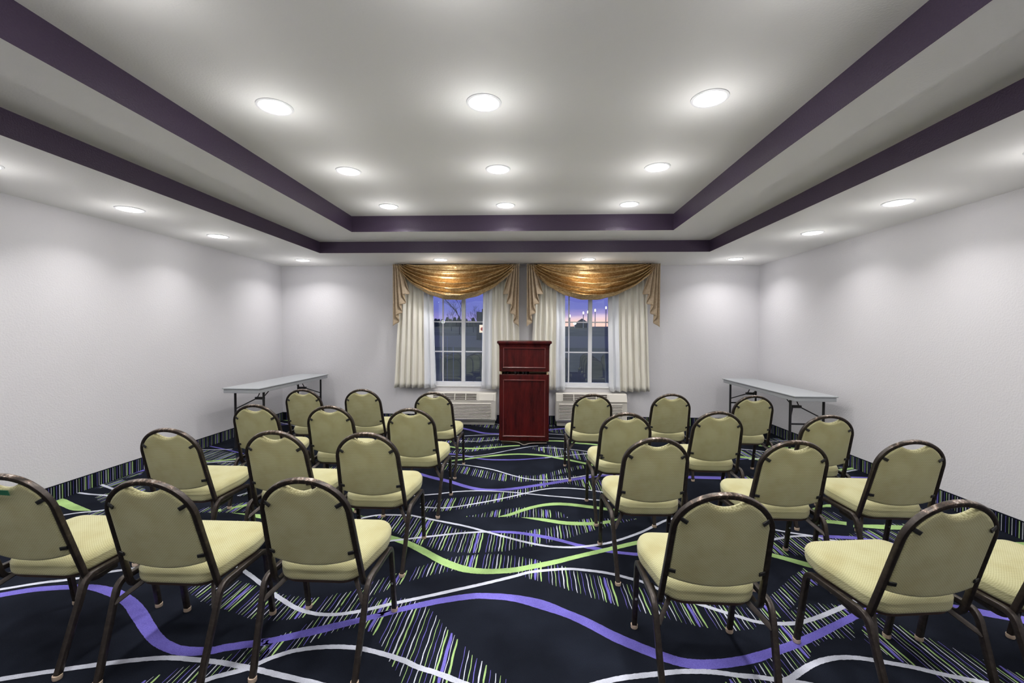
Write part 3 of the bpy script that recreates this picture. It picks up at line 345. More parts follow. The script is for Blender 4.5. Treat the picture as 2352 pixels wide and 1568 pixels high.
HATCH=[
[(-1.95,2.297),(-1.821,2.316),(-1.676,2.382),(-1.558,2.332),(-1.449,2.288),(-1.302,2.248),(-1.187,2.231),(-1.114,2.239),(-1.068,2.265),(-1,2.296),(-0.947,2.324),(-0.882,2.407),(-0.767,2.502),(-0.688,2.56),(-0.628,2.604),(-0.582,2.635),(-0.486,2.692),(-0.389,2.72),(-0.298,2.739),(-0.208,2.739),(-0.109,2.724),(-0.087,2.72),(-0.017,2.703),(0.029,2.687),(0.066,2.671),(0.103,2.631),(0.14,2.64),(0.209,2.616),(0.232,2.583),(0.298,2.561),(0.383,2.527),(0.462,2.493),(0.517,2.46),(0.568,2.442),(0.407,2.515),(0.495,2.472),(0.541,2.454),(0.613,2.42),(0.745,2.34),(0.795,2.301),(0.919,2.3),(0.997,2.29),(1.086,2.282),(1.102,2.264),(1.22,2.331),(1.294,2.384),(1.395,2.474),(1.534,2.594),(1.664,2.688),(1.656,2.622),(1.662,2.54),(1.599,2.495),(1.567,2.48),(1.488,2.434),(1.42,2.355),(1.382,2.313),(1.35,2.291),(1.303,2.237),(1.246,2.206),(1.218,2.183),(1.196,2.17),(1.144,2.168),(1.071,2.106),(1.006,2.094),(0.988,2.093),(0.902,2.094),(0.861,2.103),(0.784,2.119),(0.722,2.142),(0.678,2.16),(0.631,2.176),(0.586,2.198),(0.567,2.204),(0.527,2.22),(0.501,2.232),(0.468,2.247),(0.433,2.261),(0.392,2.286),(0.345,2.307),(0.301,2.326),(0.257,2.352),(0.215,2.376),(0.149,2.404),(0.126,2.415),(0.102,2.428),(0.065,2.444),(0.03,2.46),(0.009,2.469),(-0.029,2.488),(-0.076,2.517),(-0.119,2.518),(-0.119,2.525),(-0.239,2.538),(-0.348,2.538),(-0.446,2.536),(-0.512,2.516),(-0.554,2.494),(-0.576,2.48),(-0.599,2.469),(-0.639,2.445),(-0.659,2.426),(-0.683,2.412),(-0.719,2.38),(-0.758,2.361),(-0.776,2.329),(-0.857,2.268),(-0.886,2.221),(-0.935,2.181),(-0.993,2.153),(-1.028,2.13),(-1.113,2.074),(-1.166,2.058),(-1.232,2.048),(-1.369,2.054),(-1.421,2.064),(-1.374,2.054),(-1.514,2.097),(-1.585,2.121),(-1.725,2.173)],
[(-1.135,1.971),(-1.113,1.994),(-1.086,2.023),(-1.069,2.05),(-1.053,2.072),(-1.008,2.138),(-0.981,2.179),(-0.905,2.22),(-0.846,2.251),(-0.754,2.264),(-0.817,2.211),(-0.793,2.258),(-0.754,2.263),(-0.716,2.262),(-0.68,2.259),(-0.646,2.247),(-0.612,2.232),(-0.587,2.228),(-0.554,2.191),(-0.523,2.187),(-0.505,2.165),(-0.479,2.137),(-0.457,2.109),(-0.436,2.082),(-0.415,2.055),(-0.39,2.025),(-0.375,2.009),(-0.353,1.984),(-0.316,1.944),(-0.278,1.903),(-0.254,1.874),(-0.232,1.852),(-0.211,1.835),(-0.187,1.815),(-0.166,1.795),(-0.146,1.779),(-0.121,1.761),(-0.101,1.745),(-0.081,1.705),(-0.52,1.682),(-0.539,1.735),(-0.56,1.761),(-0.582,1.787),(-0.606,1.818),(-0.646,1.872),(-0.671,1.902),(-0.713,1.944),(-0.71,1.944),(-0.75,1.986),(-0.772,1.997),(-0.831,2.037),(-0.844,2.018),(-0.933,1.976),(-0.992,1.926),(-1.02,1.885),(-1.047,1.867),(-1.072,1.848),(-1.131,1.812),(-1.189,1.769),(-1.213,1.759),(-1.271,1.844)],
[(-1.59,1.626),(-1.57,1.655),(-1.521,1.702),(-1.451,1.745),(-1.391,1.764),(-1.341,1.791),(-1.278,1.859),(-1.184,1.896),(-1.126,1.803),(-1.179,1.759),(-1.291,1.699),(-1.319,1.679),(-1.363,1.638)],
[(1.114,2.012),(1.139,2.044),(1.18,2.101),(1.204,2.13),(1.257,2.198),(1.295,2.237),(1.367,2.279),(1.429,2.315),(1.475,2.324),(1.536,2.331),(1.578,2.326),(1.634,2.32),(1.627,2.293),(1.588,2.197),(1.54,2.114),(1.496,2.048),(1.465,2.059),(1.452,2.072),(1.42,2.067),(1.371,2.054),(1.296,2.009),(1.256,1.972),(1.203,1.915),(1.161,1.872),(1.108,1.839),(1.062,1.803),(1.027,1.81),(1.009,1.813),(0.97,1.823),(0.92,1.833),(0.902,1.837),(0.945,1.865),(0.991,1.89),(1.056,1.93)],
[(0.788,1.777),(0.817,1.799),(0.852,1.805),(0.864,1.805),(0.928,1.804),(0.987,1.795),(1.046,1.787),(1.036,1.758),(0.837,1.747),(0.764,1.744)],
[(1.612,2.163),(1.667,2.202),(1.727,2.235),(1.75,2.23),(1.766,2.201),(1.792,2.173),(1.814,2.146),(1.821,2.124),(1.79,2.173),(1.813,2.146),(1.861,2.083),(1.876,2.068),(1.893,2.048),(1.911,2.022),(1.937,2.006),(1.972,1.956),(1.996,1.936),(2.02,1.915),(2.038,1.892),(2.046,1.871),(2.078,1.828),(2,1.785),(1.733,1.79),(1.665,1.831),(1.66,1.868),(1.636,1.893),(1.621,1.914),(1.606,1.936),(1.622,1.914),(1.6,1.931),(1.581,1.958),(1.538,1.999),(1.537,2.05)],
[(-1.202,3.259),(-1.168,3.269),(-1.09,3.278),(-0.945,3.287),(-0.864,3.269),(-0.796,3.262),(-0.714,3.192),(-0.678,3.173),(-0.609,3.126),(-0.549,3.09),(-0.501,3.068),(-0.436,3.048),(-0.352,3.032),(-0.286,3.03),(-0.2,3.031),(-0.122,3.024),(-0.132,3.035),(-0.081,3.054),(-0.042,3.075),(0.001,3.087),(0.049,3.109),(0.089,3.126),(0.138,3.144),(0.198,3.177),(0.216,3.183),(0.283,3.182),(0.31,3.23),(0.35,3.269),(0.395,3.298),(0.452,3.312),(0.508,3.321),(0.587,3.32),(0.705,3.311),(0.776,3.32),(0.82,3.334),(0.772,3.304),(0.695,3.262),(0.62,3.227),(0.544,3.172),(0.485,3.134),(0.446,3.108),(0.408,3.082),(0.376,3.066),(0.312,3.021),(0.267,2.991),(0.245,2.981),(0.219,2.966),(0.19,2.974),(0.155,2.937),(0.112,2.909),(0.094,2.899),(0.059,2.889),(0.03,2.87),(-0.002,2.852),(-0.082,2.815),(-0.145,2.792),(-0.144,2.788),(-0.191,2.777),(-0.237,2.767),(-0.3,2.759),(-0.393,2.746),(-0.457,2.751),(-0.518,2.759),(-0.562,2.764),(-0.605,2.778),(-0.649,2.791),(-0.671,2.802),(-0.694,2.813),(-0.736,2.831),(-0.77,2.85),(-0.844,2.906),(-0.874,2.922),(-0.915,2.96),(-0.963,2.999),(-1.021,3.058),(-1.085,3.139),(-1.146,3.22)],
[(1.651,3.184),(1.703,3.175),(1.778,3.134),(1.832,3.087),(1.963,3.105),(2.123,3.12),(2.18,3.058),(2.248,3.159),(2.309,3.18),(2.451,3.241),(2.556,3.229),(2.676,3.218),(2.573,3.111),(2.457,3.01),(2.365,2.925),(2.234,2.937),(2.158,2.962),(2.12,2.972),(1.929,2.936),(1.769,2.823),(1.683,2.832),(1.625,2.82),(1.538,2.871),(1.475,2.886)],
[(2.607,3.335),(2.653,3.353),(2.709,3.356),(2.761,3.354),(2.836,3.348),(2.781,3.314),(2.625,3.317)],
[(2.262,3.557),(2.349,3.576),(2.403,3.536),(2.388,3.399),(2.285,3.361),(2.227,3.397)],
[(-0.919,4.447),(-0.906,4.573),(-0.861,4.589),(-0.699,4.522),(-0.532,4.434),(-0.371,4.338),(-0.22,4.301),(-0.145,4.283),(-0.035,4.268),(0.075,4.297),(0.15,4.347),(0.228,4.421),(0.348,4.525),(0.422,4.579),(0.471,4.608),(0.556,4.664),(0.547,4.525),(0.459,4.483),(0.409,4.432),(0.297,4.344),(0.22,4.272),(0.143,4.15),(0.037,4.123),(-0.103,4.084),(-0.212,4.149),(-0.244,4.096),(-0.316,4.112),(-0.389,4.139),(-0.487,4.186),(-0.596,4.234),(-0.677,4.285),(-0.742,4.315),(-0.825,4.356),(-0.894,4.399)],
[(-0.914,3.528),(-0.81,3.614),(-0.69,3.646),(-0.568,3.678),(-0.482,3.7),(-0.383,3.74),(-0.29,3.789),(-0.196,3.848),(-0.098,3.89),(0.002,4.01),(0.107,4.117),(0.22,4.266),(0.294,4.288),(0.368,4.304),(0.441,4.308),(0.54,4.227),(0.605,4.178),(0.656,4.191),(0.705,4.143),(0.719,4.103),(0.64,3.835),(0.575,3.832),(0.55,3.883),(0.509,3.973),(0.425,4.007),(0.381,4.043),(0.315,4.079),(0.208,4.032),(0.138,3.97),(0.069,3.91),(0.002,3.851),(-0.062,3.742),(-0.185,3.643),(-0.275,3.59),(-0.419,3.504),(-0.532,3.445),(-0.642,3.395),(-0.698,3.377),(-0.756,3.374),(-0.865,3.34)],
[(-0.513,3.289),(-0.427,3.33),(-0.374,3.368),(-0.319,3.4),(-0.263,3.432),(-0.176,3.466),(-0.057,3.495),(0.033,3.485),(0.092,3.459),(0.156,3.456),(0.202,3.43),(0.235,3.404),(0.257,3.377),(0.286,3.314),(0.116,3.305),(-0.167,3.296),(-0.393,3.288)],
[(-1.011,5.727),(-0.958,5.745),(-0.779,5.757),(-0.575,5.799),(-0.452,5.836),(-0.299,5.861),(-0.288,5.65),(-0.435,5.613),(-0.551,5.566),(-0.68,5.518),(-0.913,5.476),(-0.966,5.473)],
[(-1.023,5.062),(-1.007,5.108),(-0.861,5.163),(-0.728,5.289),(-0.6,5.395),(-0.411,5.484),(-0.346,5.488),(-0.396,5.282),(-0.513,5.185),(-0.632,5.132),(-0.776,5.056),(-0.975,4.978),(-1.011,4.975)],
[(-1.146,6.674),(-1.104,6.666),(-0.817,6.621),(-0.735,6.608),(-0.511,6.586),(-0.336,6.561),(-0.319,6.249),(-0.489,6.304),(-0.671,6.378),(-0.796,6.457),(-1.054,6.605)],
[(-1.298,5.584),(-1.231,5.588),(-1.077,5.598),(-0.985,5.577),(-0.966,5.473),(-1.054,5.48),(-1.214,5.509),(-1.283,5.518)],
[(-0.08,5.331),(0.016,5.337),(0.111,5.343),(0.211,5.423),(0.182,5.471),(0.263,5.402),(0.353,5.311),(0.472,5.225),(0.648,5.147),(0.7,5.084),(0.656,4.758),(0.604,4.793),(0.498,4.865),(0.447,4.942),(0.269,4.91),(0.215,5.011),(0.157,5.071),(0.111,5.198),(0.107,5.134),(0.016,5.242)],
[(0.194,6.351),(0.256,6.389),(0.38,6.432),(0.481,6.354),(0.562,6.243),(0.516,6.05),(0.461,6.077),(0.368,6.102),(0.248,6.189)],
[(0.274,6.64),(0.314,6.662),(0.361,6.646),(0.355,6.537),(0.277,6.513)],
[(-3.905,3.681),(-3.941,3.832),(-3.9,3.936),(-3.601,3.813),(-3.438,3.691),(-3.356,3.624),(-3.438,3.5),(-3.499,3.369),(-3.597,3.426),(-3.708,3.501),(-3.675,3.605),(-3.696,3.694),(-3.829,3.723)],
[(-3.3,3.021),(-3.429,3.184),(-3.418,3.22),(-3.346,3.238),(-3.139,3.037)],
[(-3.965,3.891),(-3.959,3.996),(-3.898,4.179),(-3.839,4.091),(-3.853,4.003),(-3.915,3.914)],
[(-3.891,4.926),(-3.724,4.969),(-3.422,4.862),(-3.245,4.609),(-3.556,4.521),(-3.708,4.694)],
[(-3.399,4.478),(-3.3,4.511),(-3.141,4.507),(-2.94,4.366),(-2.817,4.206),(-2.898,4.224),(-3.13,4.354)],
[(-2.625,3.263),(-2.627,3.334),(-2.501,3.371),(-2.423,3.437),(-2.311,3.474),(-2.182,3.288),(-2.3,3.26),(-2.586,3.244)],
[(-2.508,3.576),(-2.508,3.752),(-2.45,3.666),(-2.469,3.596)],
[(-2.207,4.243),(-2.168,4.364),(-2.049,4.446),(-1.922,4.355),(-1.872,4.241),(-1.984,4.223)],
[(-2.389,2.968),(-2.272,2.987),(-2.254,3.098),(-2.151,3.129),(-2.095,3.132),(-1.983,3.063),(-1.902,2.963),(-2.187,2.945)],
[(2.489,5.368),(2.619,5.383),(2.789,5.306),(2.585,4.976),(2.46,5.055),(2.362,5.093)],
[(2.029,4.367),(2.143,4.396),(2.216,4.357),(2.126,4.164),(2.038,4.179),(1.959,4.215)],
[(3.181,6.003),(3.312,6.011),(3.402,5.897),(3.251,5.697),(3.166,5.71),(3.031,5.682)],
[(3.17,4.732),(3.267,4.763),(3.332,4.78),(3.279,4.714),(3.135,4.668)],
[(2.848,4.289),(2.863,4.249),(2.856,4.168),(2.752,4.143)],
]

# stripe sequence of the carpet: offset in the repeat, width (m), yarn
PER = 0.396
STR = [(0, .0042, 'p'), (.047, .0042, 'w'), (.098, .0042, 'g'), (.149, .0055, 'p'), (.209, .008, 'w'), (.262, .0085, 'g'), (.316, .0045, 'p'), (.378, .0055, 'w'), (.427, .0035, 'g'),
       (.484, .004, 'p'), (.553, .005, 'w'), (.604, .0036, 'g'), (.655, .0034, 'p'), (.715, .0042, 'w'), (.745, .0085, 'g'), (.804, .0165, 'p'), (.839, .004, 'w'), (.885, .0105, 'g')]
MI = {'n': 0, 'p': 1, 'g': 2, 'w': 3}
def inside(poly, x, n):
    """y-intervals of the polygon on the vertical x"""
    ys = []
    for i in range(n):
        (x0, y0), (x1, y1) = poly[i], poly[(i+1) % n]
        if (x0 <= x) != (x1 <= x): ys.append(y0+(x-x0)/(x1-x0)*(y1-y0))
    ys.sort(); return list(zip(ys[::2], ys[1::2]))
SEAM = 3.372
fl = MB()
fl.quad((XL, YF, 0), (XR, YF, 0), (XR, YB, 0), (XL, YB, 0), 0)
for poly in HATCH:
    n = len(poly); xs = [p[0] for p in poly]; ym = sum(p[1] for p in poly)/n
    P0 = -0.688 if ym < SEAM else -0.598
    k = math.floor((min(xs)-P0)/PER)
    while P0+k*PER < max(xs):
        for off, wd, c in STR:
            x = P0+(k+off)*PER; wd = wd*(.72 if c == 'p' and wd < .01 else .9)
            for y0, y1 in inside(poly, x, n):
                y0 += rnd.uniform(-.006, .006); y1 += rnd.uniform(-.006, .006)
                if y1-y0 < .012: continue
                m = max(2, int((y1-y0)/.035)); ph = rnd.uniform(0, 6)
                L = [(x-wd/2*(1 if 0 < i < m else .5)+.0014*math.sin(ph+i*1.7)+rnd.uniform(-.0006, .0006), y0+(y1-y0)*i/m, .0006) for i in range(m+1)]
                R = [(x+wd/2*(1 if 0 < i < m else .5)+.0014*math.sin(ph+i*1.7)+rnd.uniform(-.0006, .0006), y0+(y1-y0)*i/m, .0006) for i in range(m+1)]
                fl.add(L+R, [(i, m+1+i, m+2+i, i+1) for i in range(m)], MI[c])
        k += 1
for ri, (c, a, b) in enumerate(RIBBONS):
    z = {'p': .0010, 'g': .0014, 'w': .0018}[c]+ri*2e-6
    A = spline([(x, y, z) for x, y in a]); B = spline([(x, y, z) for x, y in b]); n = len(A)
    A = [(p.x, p.y+rnd.uniform(-.0012, .0012), z) for p in A]; B = [(p.x, p.y+rnd.uniform(-.0012, .0012), z) for p in B]
    fl.add(A+B, [(n+i, n+i+1, i+1, i) for i in range(n-1)], MI[c])
struct(fl.build('floor', ['navy', 'p', 'g', 'w']))
# ceiling: soffit ring, middle ring, raised centre
ce = MB()
def ring(z, x0, x1, y0, y1, X0, X1, Y0, Y1):
    ce.quad((X0, Y0, z), (X0, Y1, z), (x0, y1, z), (x0, y0, z)); ce.quad((X1, Y1, z), (X1, Y0, z), (x1, y0, z), (x1, y1, z))
    ce.quad((X0, Y1, z), (X1, Y1, z), (x1, y1, z), (x0, y1, z)); ce.quad((X1, Y0, z), (X0, Y0, z), (x0, y0, z), (x1, y0, z))
ring(HS, OL, OR_, OF, OB, XL, XR, YF, YB)
ring(H1, IL, IR, IF, IB, OL, OR_, OF, OB)
ce.quad((IL, IF, H2), (IL, IB, H2), (IR, IB, H2), (IR, IF, H2))
struct(ce.build('ceiling', 'ceil'))
def bandmesh(name, x0, x1, y0, y1, z0, z1):
    b = MB(); t = .012
    b.box(x0-t, x0, y0-t, y1+t, z0, z1); b.box(x1, x1+t, y0-t, y1+t, z0, z1); b.box(x0, x1, y1, y1+t, z0, z1); b.box(x0, x1, y0-t, y0, z0, z1)
    return struct(b.build(name, 'purple_paint'))
bandmesh('trim_1', OL, OR_, OF, OB, HS+.0005, H1)
bandmesh('trim_2', IL, IR, IF, IB, H1+.0005, H2)
# walls
def wallbox(name, *a):
    b = MB(); b.box(*a); return struct(b.build(name, 'wall'))
wallbox('wall_left', XL-WT, XL, YF, YB+WT, 0, HS)
wallbox('wall_right', XR, XR+WT, YF, YB+WT, 0, HS)
wallbox('wall_front', XL-WT, XR+WT, YF-WT, YF, 0, HS)
WINS = [(-1.745, -0.405, .585, 2.06), (0.220, 1.560, .585, 2.06)]
wb = MB()
zlo, zhi = WINS[0][2], WINS[0][3]
wb.box(XL, XR, YB, YB+WT, 0, zlo); wb.box(XL, XR, YB, YB+WT, zhi, HS)
for x0, x1 in ((XL, WINS[0][0]), (WINS[0][1], WINS[1][0]), (WINS[1][1], XR)): wb.box(x0, x1, YB, YB+WT, zlo, zhi)
struct(wb.build('wall_back', 'wall'))
# carpet baseboards
def baseboard(name, p, d, n, length, ph):
    b = MB(); p = Vector(p); d = Vector(d); n = Vector(n); H = .128; t = .010
    def slab(s0, s1, z0, z1, off, th, mi):
        a = p+d*s0+n*off; c = p+d*s1+n*off
        v = [a, c, c+n*th, a+n*th]; v = [(*q.xy, z0) for q in v]+[(*q.xy, z1) for q in v]
        b.add(v, [(0, 1, 2, 3), (4, 7, 6, 5), (0, 4, 5, 1), (1, 5, 6, 2), (2, 6, 7, 3), (3, 7, 4, 0)], mi)
    slab(0, length, 0, H, 0, t, 0); k = -1
    while k*PER < length:
        for off, wd, c in STR:
            s = (k+off)*PER+ph
            if .01 < s < length-.02: wd = wd*(.6 if c == 'p' else .85); slab(s-wd*.5, s+wd*.5, .003, H-.006, t, .0008, MI[c])
        k += 1
    return struct(b.build(name, ['navy', 'p', 'g', 'w']))
baseboard('baseboard_left', (XL, YF, 0), (0, 1, 0), (1, 0, 0), YB-YF, .1)
baseboard('baseboard_right', (XR, YF, 0), (0, 1, 0), (-1, 0, 0), YB-YF, .2)
baseboard('baseboard_back', (XL+.011, YB, 0), (1, 0, 0), (0, -1, 0), XR-XL-.022, .05)

# ------------------------------------------------------------------ windows
def window(idx, x0, x1, z0, z1, xc):
    r = bpy.data.objects.new('window_%d' % idx, None); COL.objects.link(r); r.location = ((x0+x1)/2, YB+.06, z0); struct(r)
    y0, y1 = YB+.045, YB+.105
    f = MB(); w = .05
    f.box(x0, x0+w, y0, y1, z0, z1); f.box(x1-w, x1, y0, y1, z0, z1); f.box(x0+w, x1-w, y0, y1, z0, z0+w); f.box(x0+w, x1-w, y0, y1, z1-w, z1)
    f.box(xc-.03, xc+.03, y0, y1, z0+w, z1-w)
    part(f, 'window_frame', 'trim', r, bevel=.004)
    zb = [.64+.465*i for i in range(4)]
    for a, b in ((x0+w, xc-.03), (xc+.03, x1-w)):
        g = MB(); mx_ = (a+b)/2
        g.box(mx_-.009, mx_+.009, y0+.018, y1-.022, z0+w, z1-w)
        for zz in (zb[1], zb[2]): g.box(a, mx_-.009, y0+.018, y1-.022, zz-.009, zz+.009); g.box(mx_+.009, b, y0+.018, y1-.022, zz-.009, zz+.009)
        part(g, 'muntin_grid', 'trim', r)
        p = MB(); p.box(a-.006, b+.006, y1-.020, y1-.016, z0+w-.006, z1-w+.006); part(p, 'pane', 'glass', r)
    s = MB(); s.box(x0+.001, x1-.001, YB-.03, y0, z0-.02, z0-.0005); part(s, 'window_sill', 'trim', r, bevel=.004)
    return r
window(1, *WINS[0], -1.075)
window(2, *WINS[1], .890)

# ------------------------------------------------------------------ downlights
def downlight(label, x, y, z, power=1.0, spread=142):
    t = thing('downlight', label, 'ceiling light', (x, y, z), 0, 'recessed downlights')
    m = MB(); m.lathe((0, 0, 0), [(.104, -.0004), (.103, -.004), (.094, -.0075), (.088, -.006), (.086, -.001)], 32); m.build('trim_ring', 'trim', t, smooth=40)
    m = MB(); m.lathe((0, 0, 0), [(.0865, -.0035), (.080, -.008), (.06, -.012), (.03, -.0145), (.0005, -.0155)], 32); m.build('lens', 'lens', t, smooth=60)
    ld = bpy.data.lights.new('lamp', 'AREA'); ld.shape = 'DISK'; ld.size = .15; ld.spread = math.radians(spread); ld.energy = LAMP_W*power; ld.color = (1, .97, .955)
    o = bpy.data.objects.new('lamp', ld); COL.objects.link(o); o.parent = t; o.location = (0, 0, -.0165)
    ld = bpy.data.lights.new('ceiling_fill_lamp', 'POINT'); ld.shadow_soft_size = 0; ld.energy = FILL_W*(1 if z > HS+.1 else .85); ld.color = (1, .98, .965)  # added point lamp, not part of the fitting, brightens the ceiling
    o = bpy.data.objects.new('ceiling_fill_lamp', ld); COL.objects.link(o); o.parent = t; o.location = (0, 0, -.25)
    return t
rows = [(2.58, 'nearest'), (3.63, 'middle'), (4.66, 'farthest')]
cols = [(-1.555, 'left'), (-.292, 'centre'), (1.01, 'right')]
for y, rn in rows:
    for x, cn in cols: downlight('round lit downlight in the raised ceiling centre, %s row, %s one' % (rn, cn), x, y, H2)
for y in (1.54, .5):
    for x, cn in cols: downlight('round lit downlight in the raised ceiling behind the viewpoint', x, y, H2)
for y, w in ((2.53, 'cut by the photo edge'), (3.53, 'second from the corner'), (4.56, 'nearest the corner')): downlight('round lit downlight over the left wall, %s' % w, -3.385, y, HS, SIDE, 126)
for y, w in ((3.53, 'second from the corner'), (4.56, 'nearest the corner')): downlight('round lit downlight over the right wall, %s' % w, 2.823, y, HS, SIDE, 126)
for x, w in ((-3.30, 'in the far left corner of the soffit'), (-1.303, 'above the left gold swag'), (.771, 'above the right gold swag'), (2.775, 'in the far right corner of the soffit')):
    downlight('round lit downlight %s' % w, x, 6.13, HS, BACK, 138)
for y in (1.5, .45, -.6): 
    downlight('round lit downlight over the left wall behind the viewpoint', -3.385, y, HS, SIDE, 126)
    downlight('round lit downlight over the right wall behind the viewpoint', 2.823, y, HS, SIDE, 126)
downlight('round lit downlight over the right wall just out of view', 2.823, 2.53, HS, SIDE)

for x in (-3.30, -1.303, .771, 2.775): downlight('round lit downlight washing the wall behind the viewpoint', x, YF+.58, HS, REAR)

# ------------------------------------------------------------------ chairs
HB = Vector((0, -.10, .335)); HN = Vector((0, -.15, .505)).normalized(); HLEN = .5145
def hp(u, v, w=0):
    nrm = Vector((0, HN.z, -HN.y))     # towards the sitter
    return Vector((u, 0, 0))+HB+HN*v+nrm*w
def hw(v): return .195-.016*min(v, .36)/.36
ARC_V, ARC_B = .355, HLEN-.355
TUBE = rsq(.0235, .0235, .005, 2)
def make_chair():
    t = thing('banquet_chair', '', 'chair', (0, 0, 0), 0, 'banquet chairs in rows')
    # seat
    def outline(k=1.0):
        P = [(-.168, -.12, 0), (-.238, .13, 0), (-.205, .235, 0), (.205, .235, 0), (.238, .13, 0), (.168, -.12, 0)]
        # closed with rounded corners
        Q = [((P[-1][0]+P[0][0])/2, -.12, 0)]+P+[((P[-1][0]+P[0][0])/2, -.12, 0)]
        return fillet(Q, .075, 7)
    ol = outline()[:-1]; n = len(ol); cx = Vector((0, .065, 0))
    tilt = lambda y: (y-.05)*.15-.012
    s = MB(); lay = [(.955, .388), (.985, .392), (1.0, .402), (1.006, .417), (1.004, .428), (1.010, .432), (1.002, .436), (.985, .446), (.95, .455), (.88, .461), (.74, .465), (.5, .4675), (.25, .4685), (.02, .469)]
    rings = []
    for k, z in lay: rings.append([Vector((p.x*k, cx.y+(p.y-cx.y)*k, z+tilt(cx.y+(p.y-cx.y)*k))) for p in ol])
    vs_ = [v for r in rings for v in r]; fs = []; uvs = []
    for j in range(len(lay)-1):
        for i in range(n):
            q = (j*n+(i+1) % n, j*n+i, (j+1)*n+i, (j+1)*n+(i+1) % n); fs.append(q)
            uvs.append([(vs_[a].x, vs_[a].y+vs_[a].z) for a in q])
    fs.append(tuple(range(n))); uvs.append([(vs_[a].x, vs_[a].y) for a in range(n)])
    e0 = (len(lay)-1)*n; fs.append(tuple(range(e0+n-1, e0-1, -1))); uvs.append([(vs_[a].x, vs_[a].y) for a in range(e0+n-1, e0-1, -1)])
    s.add(vs_, fs, 0, uvs); s.build('seat', 'fabric', t, smooth=50)
    p = MB(); vs_ = [(q.x*.93, cx.y+(q.y-cx.y)*.93, z+tilt(q.y)) for z in (.376, .3875) for q in ol]
    p.add(vs_, [(i, (i+1) % n, n+(i+1) % n, n+i) for i in range(n)]+[tuple(range(n-1, -1, -1)), tuple(range(n, 2*n))]); p.build('seat_board', 'pan', t)
    # back hoop
    path = []
    for sg in (-1, 1):
        lo = fillet([hp(0, 0)+Vector((sg*.197, .13, -.006)), hp(sg*.197, -.018), hp(sg*hw(.2), .2), hp(sg*hw(.36), ARC_V)], .05, 7)
        path.append(lo)
    arc = [hp(hw(.36)*-math.cos(a), ARC_V+ARC_B*math.sin(a)) for a in [math.pi*i/28 for i in range(1, 28)]]
    full = path[0]+arc+path[1][::-1]
    nr = Vector((0, HN.z, -HN.y)); h = MB()
    # keep one side of the square tube in the hoop plane all along
    k = len(TUBE); ring_ = []; N = len(full)
    for i, pt in enumerate(full):
        tv = (full[min(i+1, N-1)]-full[max(i-1, 0)]).normalized()
        if len(path[0])-3 < i < N-len(path[1])+2: a = nr.cross(tv).normalized()
        else: a = Vector((1 if i < N/2 else -1, 0, 0)); a = (a-tv*a.dot(tv)).normalized()
        b = tv.cross(a).normalized()
        ring_ += [pt+a*u*.9+b*w*.95 for u, w in TUBE]
    h.add(ring_, [(i*k+j, i*k+(j+1) % k, (i+1)*k+(j+1) % k, (i+1)*k+j) for i in range(N-1) for j in range(k)]+[tuple(range(k-1, -1, -1)), tuple(range((N-1)*k, N*k))])
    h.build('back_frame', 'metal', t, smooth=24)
    # back pad
    WM = hw(.36)-.0095; NU, NV = 28, 26
    us = [math.sin(math.pi/2*(2*i/NU-1)) for i in range(NU+1)]
    def vtop(u):
        a = max(0, 1-(u/WM)**2); arch = ARC_V+(ARC_B-.007)*math.sqrt(a)
        return min(arch, .462+.034*abs(u/.080)**2.0)
    def vbot(u): return .108+.028*(u/.16)**2
    def pv(i, j, side):
        u = us[i]*WM; v0, v1 = vbot(u), vtop(u); f = .5-.5*math.cos(math.pi*j/NV); v = v0+(v1-v0)*f
        x = u*(1+.085*(1-min(v, .36)/.36))
        d = min((WM-abs(u)), (v-v0), (v1-v)); th = .0155*math.sqrt(max(0, 1-(1-min(d/.010, 1))**2))
        bow = -.009*(1-(u/WM)**2)*(1-max(0, (v-.30)/.2))
        return hp(x, v, bow+side*th+.002), (x, v)
    s = MB()
    for side in (1, -1):
        g = [[pv(i, j, side) for i in range(NU+1)] for j in range(NV+1)]
        vs_ = [q[0] for r in g for q in r]; uvl = [q[1] for r in g for q in r]; fs = []; uvs = []
        for j in range(NV):
            for i in range(NU):
                q = (j*(NU+1)+i, j*(NU+1)+i+1, (j+1)*(NU+1)+i+1, (j+1)*(NU+1)+i)
                if side == 1: q = q[::-1]
                fs.append(q); uvs.append([uvl[a] for a in q])
        s.add(vs_, fs, 0, uvs)
    s.build('backrest', 'fabric', t, smooth=60)
    for sg in (-1, 1):
        for v, dv in ((.415, -.012), (.175, 0)):
            c = MB(); base = hw(v)-.008 if v < .36 else .158
            a, b = hp(sg*base, v+.004, -.012), hp(sg*(base-.023), v+.004+dv, -.020)
            c.sweep([a, a.lerp(b, .85), b], rsq(.006, .017, .0028), Vector((0, HN.z, -HN.y))); e = c.build('clip', 'black', t, smooth=40)
    # side frames
    for sg in (-1, 1):
        ff, rf = Vector((sg*.222, .232, .012)), Vector((sg*.210, -.236, .012))
        fb, rb = Vector((sg*.2245, .172, .362)), Vector((sg*.2245, -.128, .362))
        fl_, rl_ = fb.lerp(ff, .24), rb.lerp(rf, .24)
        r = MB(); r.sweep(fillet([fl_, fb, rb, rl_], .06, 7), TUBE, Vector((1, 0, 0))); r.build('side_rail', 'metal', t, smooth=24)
        for top, foot, fr in ((fl_, ff, 1), (rl_, rf, 0)):
            l = MB(); l.sweep([top, foot], TUBE, Vector((1, 0, 0))); lo = l.build('leg', 'metal', t, smooth=24)
            g = MB(); g.lathe((foot.x, foot.y, 0), [(.0005, .0022), (.015, .0022), (.0165, .006), (.0165, .020), (.0005, .020)], 14); g.build('foot_glide', 'glide', lo, smooth=40)
            if fr:
                q = top.lerp(foot, .42); b = MB(); b.cyl(q+Vector((0, -.0115, 0)), q+Vector((0, -.0145, 0)), .0065, 12); b.build('screw', 'steel', lo, smooth=40)
